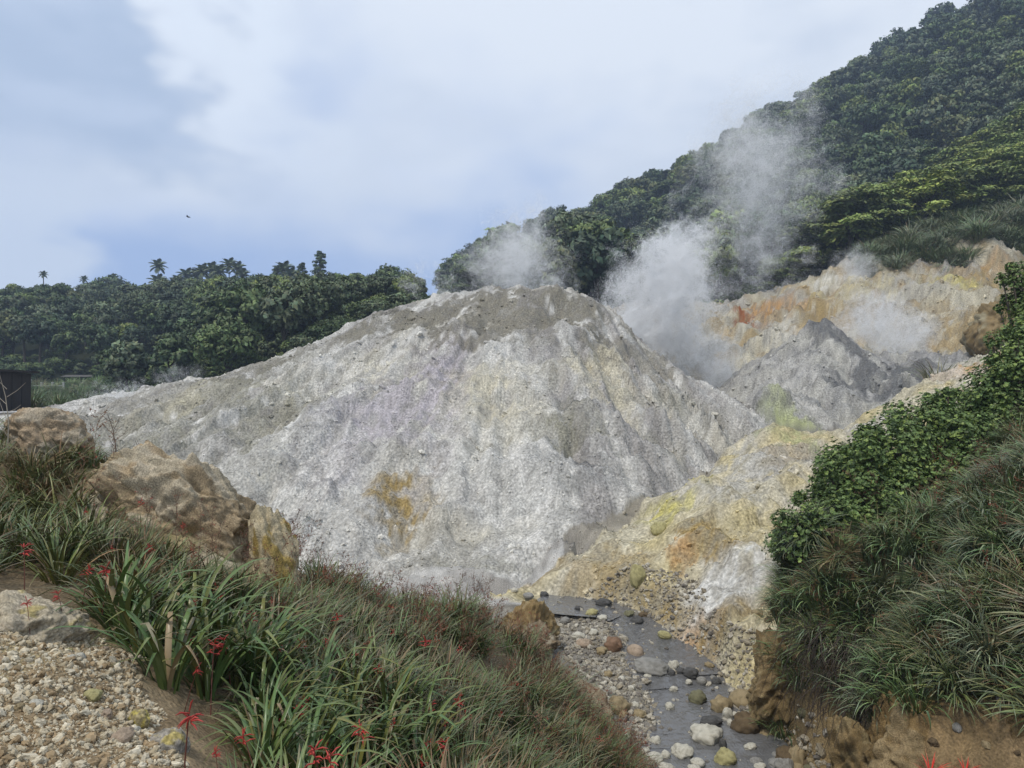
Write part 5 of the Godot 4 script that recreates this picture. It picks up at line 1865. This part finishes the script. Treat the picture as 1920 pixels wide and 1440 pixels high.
func build_flowers() -> void:
	var r := RandomNumberGenerator.new()
	r.seed = 41
	var stems := []
	var heads := []
	for k in 4:
		var s := Shape.new()
		var lean := Vector3(r.randfn(), 0, r.randfn()) * 0.06
		s.ink = Color(0.14, 0.05, 0.035)
		s.tube(PackedVector3Array([Vector3(0, -0.03, 0), Vector3(0, 0.2, 0) + lean * 0.3, Vector3(0, 0.42, 0) + lean]), PackedFloat32Array([0.0045, 0.0035, 0.0025]), 5)
		stems.append([s.mesh(), Vector3(0, 0.42, 0) + lean])
		var h := Shape.new()
		for j in 13:
			var f := r.randf_range(0.7, 1.2)
			h.ink = Color(0.44 * f, 0.05 * f, 0.04 * f)
			var d := Vector3(r.randfn(), r.randf_range(-0.4, 1.3), r.randfn()).normalized()
			var from := Vector3(0, -0.07 * r.randf(), 0)
			var l := r.randf_range(0.04, 0.075)
			h.tube(PackedVector3Array([from, from + d * l * 0.6, from + d * l + Vector3(0, -0.012, 0)]), PackedFloat32Array([0.0028, 0.0042, 0.0012]), 5)
		heads.append(h.mesh())
	var stem_mat: StandardMaterial3D = mat.petal
	var spots := FLOWERS.duplicate()
	while spots.size() < FLOWERS.size() + 50:
		var at := [r.randf_range(-3.6, 1.4), r.randf_range(-10.2, -4.5)]
		if int(land(at[0], at[1]).y) == 5 and not bare(at[0], at[1]) and not on_rock(at[0], at[1]) and not (at[0] < -2.5 and at[1] > -5.6):
			spots.append(at)
	for k in spots.size():
		var q: Array = spots[k]
		var zone := "above the dry stalks on the crest" if q[1] < -9.0 else "above the dry stalks" if q[1] < -7.5 else "beside the gravel" if q[0] < -2.4 else "among the bright strap leaves" if q[0] < -1.0 else "in the fine grass towards the stream"
		var t := thing("red_flower", Vector3(q[0], ground(q[0], q[1]), q[1]), "spiky red flower", "flower", "red flowers on the near bank")
		t.rotation.y = r.randf() * TAU
		t.rotation.x = r.randfn() * 0.2
		t.scale = Vector3.ONE * r.randf_range(0.55, 1.15) * (1.0 if k < FLOWERS.size() else 0.8)
		t.set_meta("label", "%s spiky red flower %s" % ["large" if t.scale.x > 0.92 else "small" if t.scale.x < 0.75 else "medium sized", zone])
		part("stalk", stems[k % 4][0], stem_mat, t)
		var h := part("petals", heads[(k / 2) % 4], stem_mat, t)
		h.position = stems[k % 4][1]
	# red plants by the stream
	var red := []
	for k in 2:
		var s := Shape.new()
		for j in 26:
			var f := r.randf_range(0.6, 1.2)
			s.ink = Color(0.50 * f, 0.025 * f, 0.045 * f) if k == 0 else Color(0.66 * f, 0.05 * f, 0.035 * f)
			blade(s, Vector3.ZERO, r.randf() * TAU, r.randf_range(0.1, 0.9), r.randf_range(0.2, 1.2), r.randf_range(0.15, 0.3), 0.014, 5, false, r)
		red.append(s.mesh())
	for q in [[4.35, -11.6, 0, 0.9, "crimson grassy tuft at the water's edge below the earth cliff"], [4.82, -8.75, 1, 1.15, "bright red bromeliad in front of the golden brown cliff"], [5.22, -8.75, 1, 0.9, "second red bromeliad right of the brighter one"], [2.9, -10.4, 1, 0.5, "red flower head at the frame's lower edge in front of the stream"]]:
		var y := ground(q[0], q[1])
		if q[1] > -9:
			y = maxf(y, 1.62)
		var t := thing("red_bromeliad", Vector3(q[0], y, q[1]), q[4], "plant")
		t.scale = Vector3.ONE * q[3]
		part("leaves", red[q[2]], mat.petal, t)
	# brown flower stalks
	var twigs := []
	for k in 6:
		twigs.append(twig_mesh(k, r.randf_range(0.5, 0.75), 16, 5))
	var twig_mat := StandardMaterial3D.new()
	twig_mat.resource_name = "dry_stalk"
	twig_mat.vertex_color_use_as_albedo = true
	twig_mat.roughness = 0.9
	var n := 0
	for px in [[-3.7, -7.7, 1.0], [-3.5, -7.9, 1.1], [-3.3, -7.6, 0.95], [-3.9, -7.5, 0.8], [-3.1, -7.8, 1.1], [-2.9, -7.5, 1.0], [-4.2, -7.9, 1.0], [-3.6, -7.3, 0.8], [-2.6, -7.7, 1.0], [-2.3, -8.0, 1.1], [-3.3, -8.0, 1.0], [-4.6, -8.3, 1.0], [-4.9, -8.6, 1.0], [-3.0, -7.2, 0.8], [2.62, -9.6, 1.5], [3.0, -9.7, 0.9], [2.3, -9.4, 0.9], [-5.15, -9.3, 1.4], [-4.85, -9.2, 1.1], [-2.0, -8.6, 1.0], [-1.7, -8.9, 1.0], [-1.4, -9.0, 1.1]]:
		var zone := "in front of the pale outcrop" if px[1] > -8.25 and px[0] < -2 else "standing before the stream near the lower edge" if px[0] > 2 else "on the crest of the near bank"
		var t := part("dried_flower_stalk", twigs[n % 6], twig_mat, self)
		t.position = Vector3(px[0], ground(px[0], px[1]), px[1])
		t.scale = Vector3.ONE * px[2]
		t.rotation.y = r.randf() * TAU
		tag(t, "thin branching brown flower stalk %s" % zone, "stalk", "dried flower stalks on the near bank")
		n += 1
	var stems_mass := thing("dry_stems", Vector3.ZERO, "thin brown stems standing among the grass of both banks", "dry stems", "", "stuff")
	var inks := [Color(1, 1, 1), Color(1.2, 0.9, 0.8), Color(0.8, 0.8, 0.8)]
	lay_grass(stems_mass, twigs, twig_mat, 800, Vector2(-3.2, -13.0), Vector2(1.8, -6.4), func(x: float, z: float) -> bool: return int(land(x, z).y) == 5 and (z < -8.6 + 0.9 * n_warp.get_noise_2d(x * 2, z * 2) or rng.randf() < 0.25) and not on_rock(x, z, 0.6), Vector2(0.55, 1.0), inks, ground)
	lay_grass(stems_mass, twigs, twig_mat, 260, Vector2(4.8, -14.5), Vector2(12.0, -9.4), func(x: float, z: float) -> bool: return int(land(x, z).y) == 6 and x / -z < 0.76 and land(x, z).x > 2.2, Vector2(0.7, 1.2), inks, ground)
	# dangling dead roots under the tussocks
	var roots := thing("hanging_roots", Vector3(5.2, 1.6, -11.3), "tangle of dark dead stems hanging under the tussocks beside the stones", "roots")
	var s := Shape.new()
	for k in 420:
		var f := r.randf_range(0.5, 1.4)
		s.ink = Color(0.055 * f, 0.042 * f, 0.032 * f)
		var a := Vector3(r.randf_range(-0.6, 0.5), r.randf_range(-0.3, 0.95), r.randf_range(-1.6, 1.4))
		var d := Vector3(r.randf_range(-0.55, 0.1), r.randf_range(-1.0, -0.3), r.randf_range(-0.2, 0.4)) * r.randf_range(0.5, 1.2)
		s.tube(PackedVector3Array([a, a + d * 0.5 + Vector3(-0.08, 0.05, 0.03), a + d]), PackedFloat32Array([0.006, 0.005, 0.003]), 3)
	part("stems", s.mesh(), twig_mat, roots)
	# leafless saplings
	for q in [[-6.15, -9.2, 1.05, "leafless pale sapling in front of the dark wooden hut"], [-5.05, -9.6, 0.8, "leafless brown sapling right of the tan boulder"], [-4.75, -9.7, 0.62, "second leafless sapling between the boulder and the mound"]]:
		var b := Shape.new()
		b.ink = Color(0.34, 0.30, 0.24) if q[0] < -6 else Color(0.12, 0.085, 0.06)
		var h: float = q[2]
		b.tube(PackedVector3Array([Vector3(0, -0.05, 0), Vector3(0.01, h * 0.45, 0), Vector3(-0.03, h * 0.75, 0), Vector3(-0.09, h, 0.02)]), PackedFloat32Array([0.009, 0.007, 0.005, 0.002]), 6)
		for k in 7:
			var t := 0.3 + 0.09 * k
			var p := Vector3(-0.02 * t, h * t, 0)
			var e := Vector3((1.0 if k % 2 else -1.0) * r.randf_range(0.5, 1.0), r.randf_range(0.4, 1.0), r.randfn() * 0.3).normalized() * h * r.randf_range(0.14, 0.3)
			b.tube(PackedVector3Array([p, p + e * 0.55, p + e + Vector3(0, 0.03, 0)]), PackedFloat32Array([0.004, 0.003, 0.0012]), 4)
		var o := part("bare_sapling", b.mesh(), twig_mat, self)
		o.position = Vector3(q[0], ground(q[0], q[1]), q[1])
		tag(o, q[3], "sapling")

# ---------------------------------------------------------------- hut, fence, shelter, bird

func solid(called: String, lo: Vector3, hi: Vector3, m: Material, parent: Node) -> MeshInstance3D:
	var s := Shape.new()
	s.box(lo, hi)
	return part(called, s.mesh(), m, parent)


func build_structures() -> void:
	# the dark wooden hut at the picture's edge
	var at := Vector3(-30.0, 5.0, -45.0)
	at.y = ground(at.x, at.z) - 0.1
	var hut := thing("wooden_hut", at, "dark timber hut at the picture's edge behind the tan boulder", "hut")
	var wood: StandardMaterial3D = mat.dark_wood
	var top := 7.55 - at.y
	for k in 10:   # end wall of upright planks
		var z := -1.5 + k * 0.3
		solid("plank", Vector3(0.28, 0, z + 0.012), Vector3(0.33 + 0.012 * (k % 3), top - 0.1, z + 0.288), wood, hut)
	for k in 11:   # front wall with an opening
		var x := -3.2 + k * 0.315
		var open_ := k > 1 and k < 8
		var h := 0.95 if open_ else top - 0.15
		solid("plank", Vector3(x + 0.01, 0, 1.5), Vector3(x + 0.305, h, 1.55 + 0.01 * (k % 2)), wood, hut)
	for x in [-3.25, -0.55, 0.29]:
		solid("post", Vector3(x, 0, 1.44), Vector3(x + 0.14, top, 1.62), wood, hut)
	solid("window_sill", Vector3(-2.7, 0.95, 1.4), Vector3(-0.6, 1.03, 1.8), mat.roofing, hut)
	solid("lintel", Vector3(-2.7, top - 0.6, 1.5), Vector3(-0.6, top - 0.2, 1.6), mat.roofing, hut)
	for k in 10:
		var x := -3.2 + k * 0.35
		solid("plank", Vector3(x + 0.01, 0, -1.55), Vector3(x + 0.34, top - 0.1, -1.5), wood, hut)
	var roof := Shape.new()
	roof.box(Vector3(-3.5, top - 0.06, -1.9), Vector3(0.6, top + 0.06, 1.95))
	part("roof", roof.mesh(), wood, hut)
	# pale pipe on the ground
	var pipe := Shape.new()
	var pts := PackedVector3Array()
	var rad := PackedFloat32Array()
	for k in 9:
		var x := -11.0 + k * 0.42
		var z := -13.2
		pts.append(Vector3(x, 5.72 + 0.02 * sin(k * 1.3), z))
		rad.append(0.028)
	pipe.tube(pts, rad, 8)
	tag(part("water_pipe", pipe.mesh(), mat.pipe, self), "thin white pipe running past the foot of the wooden hut", "pipe")
	# white fence: posts and two rails
	var z0 := -108.0
	var y0 := 6.9
	var fence := thing("white_fence", Vector3(-76.0, y0, z0), "white post and rail fence at the forest's edge", "fence")
	var xs := [-8.0, -5.6, -3.2, -0.8, 1.35, 3.3, 5.15, 6.9, 8.6, 10.2, 11.75]
	for k in xs.size():
		var x: float = xs[k]
		var s := Shape.new()
		s.box(Vector3(x - 0.13, -1.2, -0.12), Vector3(x + 0.13, 1.15, 0.12))
		s.box(Vector3(x - 0.17, 1.15, -0.16), Vector3(x + 0.17, 1.25, 0.16))
		var post := part("post", s.mesh(), mat.white_paint, fence)
		if x > 6.5 and x < 7.1:
			var ball := SphereMesh.new()
			ball.radius = 0.26
			ball.height = 0.52
			var b := part("globe", ball, mat.white_paint, post)
			b.position = Vector3(x, 1.5, 0)
		if k:
			for h in [0.28, 0.68]:
				var q: float = xs[k - 1]
				solid("rail", Vector3(q + 0.13, h, -0.05), Vector3(x - 0.13, h + 0.15, 0.05), mat.white_paint, fence)
	# open shelter behind the fence
	var sh := thing("roadside_shelter", Vector3(-65.0, 6.6, -114.0), "low open shelter with a grey roof behind the fence", "shelter")
	for p in [[-2.0, -1.2], [1.7, -1.2], [-2.0, 1.2], [1.7, 1.2]]:
		solid("post", Vector3(p[0] - 0.07, -0.8, p[1] - 0.07), Vector3(p[0] + 0.07, 2.45, p[1] + 0.07), wood, sh)
	var r := Shape.new()
	r.face(Vector3(-2.4, 2.75, 0), Vector3(-2.4, 2.45, 1.7), Vector3(2.2, 2.45, 1.7), Vector3(1.6, 2.75, 0))
	r.face(Vector3(1.6, 2.75, 0), Vector3(2.2, 2.45, 1.7), Vector3(2.9, 2.25, 0.0), Vector3(2.2, 2.45, -1.7))
	r.face(Vector3(-2.4, 2.45, -1.7), Vector3(-2.4, 2.75, 0), Vector3(1.6, 2.75, 0), Vector3(2.2, 2.45, -1.7))
	r.box(Vector3(-2.4, 2.38, -1.65), Vector3(2.15, 2.44, 1.65))
	part("roof", r.mesh(), mat.roofing, sh)
	solid("bench", Vector3(-1.8, 0.4, -0.9), Vector3(1.4, 0.5, -0.5), wood, sh)
	# white shed roof just showing behind the crest
	var shed := thing("white_shed", Vector3(-12.6, 14.2, -92.0), "little white roof glinting through trees behind the mound's crest", "shed")
	solid("wall", Vector3(-1.5, -4.0, -1.0), Vector3(1.5, 1.6, 1.0), mat.white_paint, shed)
	var rf := Shape.new()
	rf.face(Vector3(-1.8, 1.6, 1.3), Vector3(-1.8, 2.0, 0), Vector3(1.8, 1.85, 0), Vector3(1.8, 1.5, 1.3))
	rf.face(Vector3(-1.8, 2.0, 0), Vector3(-1.8, 1.6, -1.3), Vector3(1.8, 1.5, -1.3), Vector3(1.8, 1.85, 0))
	part("roof", rf.mesh(), mat.white_paint, shed)
	# a bird in flight
	var b := Shape.new()
	b.tube(PackedVector3Array([Vector3(-0.17, 0.05, 0), Vector3(-0.1, 0.05, 0), Vector3(0.0, 0.0, 0), Vector3(0.1, -0.03, 0), Vector3(0.2, -0.06, 0)]), PackedFloat32Array([0.005, 0.03, 0.05, 0.03, 0.012]), 8)
	var bird := thing("flying_bird", Vector3(-25.9, 20.4, -60.0), "small dark bird flying in the blue sky", "bird")
	part("body", b.mesh(), mat.plumage, bird)
	for e in [-1.0, 1.0]:
		var w := Shape.new()
		w.face(Vector3(-0.06, 0.02, 0.02 * e), Vector3(0.07, -0.01, 0.02 * e), Vector3(0.06, 0.08, 0.26 * e), Vector3(-0.03, 0.1, 0.24 * e))
		w.face(Vector3(-0.06, 0.026, 0.02 * e), Vector3(-0.03, 0.106, 0.24 * e), Vector3(0.06, 0.086, 0.26 * e), Vector3(0.07, -0.004, 0.02 * e))
		part("wing", w.mesh(), mat.plumage, bird)


# ---------------------------------------------------------------- steam

# steam is a cloud of very fine droplets: little drifts of them, strewn along the path of each plume
func drift_mesh(seed_: int, drops: int, radius: float) -> ArrayMesh:
	var r := RandomNumberGenerator.new()
	r.seed = seed_
	var bend := fbm(seed_ + 300, 1.6, 3)
	var s := Shape.new()
	while drops > 0:
		var p := Vector3(r.randfn(), r.randfn(), r.randfn()) * 0.30
		if p.length() > 0.62:
			continue
		if bend.get_noise_3dv(p * 1.2 + Vector3(9, 3, 5)) + 0.12 < r.randf() * 0.4:
			continue
		p += Vector3(bend.get_noise_3dv(p), bend.get_noise_3dv(p + Vector3(20, 0, 0)), bend.get_noise_3dv(p + Vector3(0, 20, 0))) * 0.3
		drops -= 1
		var b := Basis.from_euler(Vector3(r.randf() * TAU, r.randf() * TAU, r.randf() * TAU)) * (radius * r.randf_range(0.6, 1.3))
		var c := [b * Vector3(1, 1, 1), b * Vector3(1, -1, -1), b * Vector3(-1, 1, -1), b * Vector3(-1, -1, 1)]
		for e in 4:   # one face opposite each corner
			var out: Vector3 = -c[e].normalized()
			var k := s.vert(p + c[(e + 1) % 4], out)
			s.vert(p + c[(e + 2) % 4], out)
			s.vert(p + c[(e + 3) % 4], out)
			s.tri(k, k + 1, k + 2)
	return s.mesh()


var drifts := []
var thin_drifts := []


func plume(label: String, path: Array, count: int, spread: float, size: Vector2, seed_: int, thin := false) -> void:
	# path: points [x, y, z, width]
	var r := RandomNumberGenerator.new()
	r.seed = seed_
	var root := thing("steam_plume", Vector3(path[0][0], path[0][1], path[0][2]), label, "steam", "", "stuff")
	var places := [[], [], [], []]
	var tints := [[], [], [], []]
	for k in count:
		var f := r.randf() * (path.size() - 1)
		var a: Array = path[int(f)]
		var b: Array = path[mini(int(f) + 1, path.size() - 1)]
		var t := f - int(f)
		var w := lerpf(a[3], b[3], t)
		var p := Vector3(lerpf(a[0], b[0], t), lerpf(a[1], b[1], t), lerpf(a[2], b[2], t)) + Vector3(r.randfn(), r.randfn() * 0.8, r.randfn()) * 0.5 * w * spread
		var s := w * r.randf_range(size.x, size.y)
		var v := r.randi() % 4
		places[v].append(Transform3D(Basis.from_euler(Vector3(r.randfn() * 0.5, r.randf() * TAU, r.randfn() * 0.5)) * Basis.from_scale(Vector3(s * r.randf_range(0.7, 1.3), s * r.randf_range(0.7, 1.4), s)), p - root.position))
		tints[v].append(Color(1, 1, 1))
	for v in 4:
		if places[v].size():
			scatter("droplets", (thin_drifts if thin else drifts)[v], mat.droplet, places[v], tints[v], root)


func build_steam() -> void:
	var m := StandardMaterial3D.new()
	m.resource_name = "droplet"
	m.albedo_color = lin(0.95, 0.96, 0.97)
	m.roughness = 1.0
	m.specular_mode = BaseMaterial3D.SPECULAR_DISABLED
	m.backlight_enabled = true
	m.backlight = Color(0.9, 0.9, 0.9)
	mat.droplet = m
	for k in 4:
		drifts.append(drift_mesh(k + 1, 20000, 0.00175))
		thin_drifts.append(drift_mesh(k + 11, 12000, 0.00135))
	plume("dense white steam billowing up right behind the mound", [[9.89, 9.82, -57.00, 4.44], [10.69, 12.36, -58.00, 6.16], [11.93, 14.42, -58.00, 6.16], [12.98, 17.08, -59.00, 4.59], [14.06, 19.41, -60.00, 2.55]], 75, 0.58, Vector2(0.4, 0.85), 1)
	plume("grey steam drifting off behind the summit of the mound", [[2.38, 14.33, -56.00, 2.38], [1.01, 15.90, -57.00, 4.84], [-0.82, 16.07, -58.00, 4.51], [1.65, 18.14, -58.00, 3.28]], 70, 0.62, Vector2(0.35, 0.9), 2, true)
	plume("thin steam cloud hanging high before the mountainside", [[26.55, 16.21, -78.00, 6.07], [26.36, 21.40, -79.00, 6.71], [26.16, 26.73, -80.00, 8.49], [25.04, 30.73, -80.00, 10.76], [27.33, 33.02, -80.00, 8.49], [23.35, 33.60, -80.00, 6.23]], 80, 0.62, Vector2(0.3, 0.8), 3, true)
	plume("wisps of steam rising behind the grey hillock", [[24.04, 11.06, -53.00, 2.25], [26.41, 11.54, -54.00, 4.20], [28.31, 10.00, -54.00, 3.82], [25.78, 9.12, -52.00, 2.58]], 60, 0.55, Vector2(0.3, 0.8), 4, true)
	plume("small wisp of steam over the shoulder of the mound", [[-7.09, 13.61, -50.00, 2.12], [-2.67, 12.15, -47.00, 2.00], [-2.81, 10.51, -44.00, 1.25]], 26, 0.6, Vector2(0.4, 1.0), 5, true)
	plume("faint wisp at the top of the ochre crater wall", [[32.70, 17.48, -72.00, 3.06], [33.94, 19.71, -73.00, 2.58], [29.48, 14.17, -66.00, 2.34]], 26, 0.6, Vector2(0.4, 1.0), 6, true)
	plume("thin steam in the gap behind the mound's shoulder", [[16.65, 7.18, -56.00, 2.38], [14.67, 8.17, -56.00, 3.57], [12.30, 9.36, -56.00, 3.57]], 36, 0.55, Vector2(0.4, 1.0), 7, true)
	plume("little puff of steam from the gully below the grey hillock", [[12.09, 4.51, -38.00, 0.65], [11.84, 5.04, -38.50, 0.60]], 4, 0.6, Vector2(0.8, 1.2), 8)
	plume("pale wisp over the lower left flank of the mound", [[-18.80, 7.74, -45.00, 1.27], [-21.40, 6.29, -42.00, 1.19], [-22.34, 5.85, -41.00, 1.16]], 18, 0.6, Vector2(0.4, 1.0), 9, true)
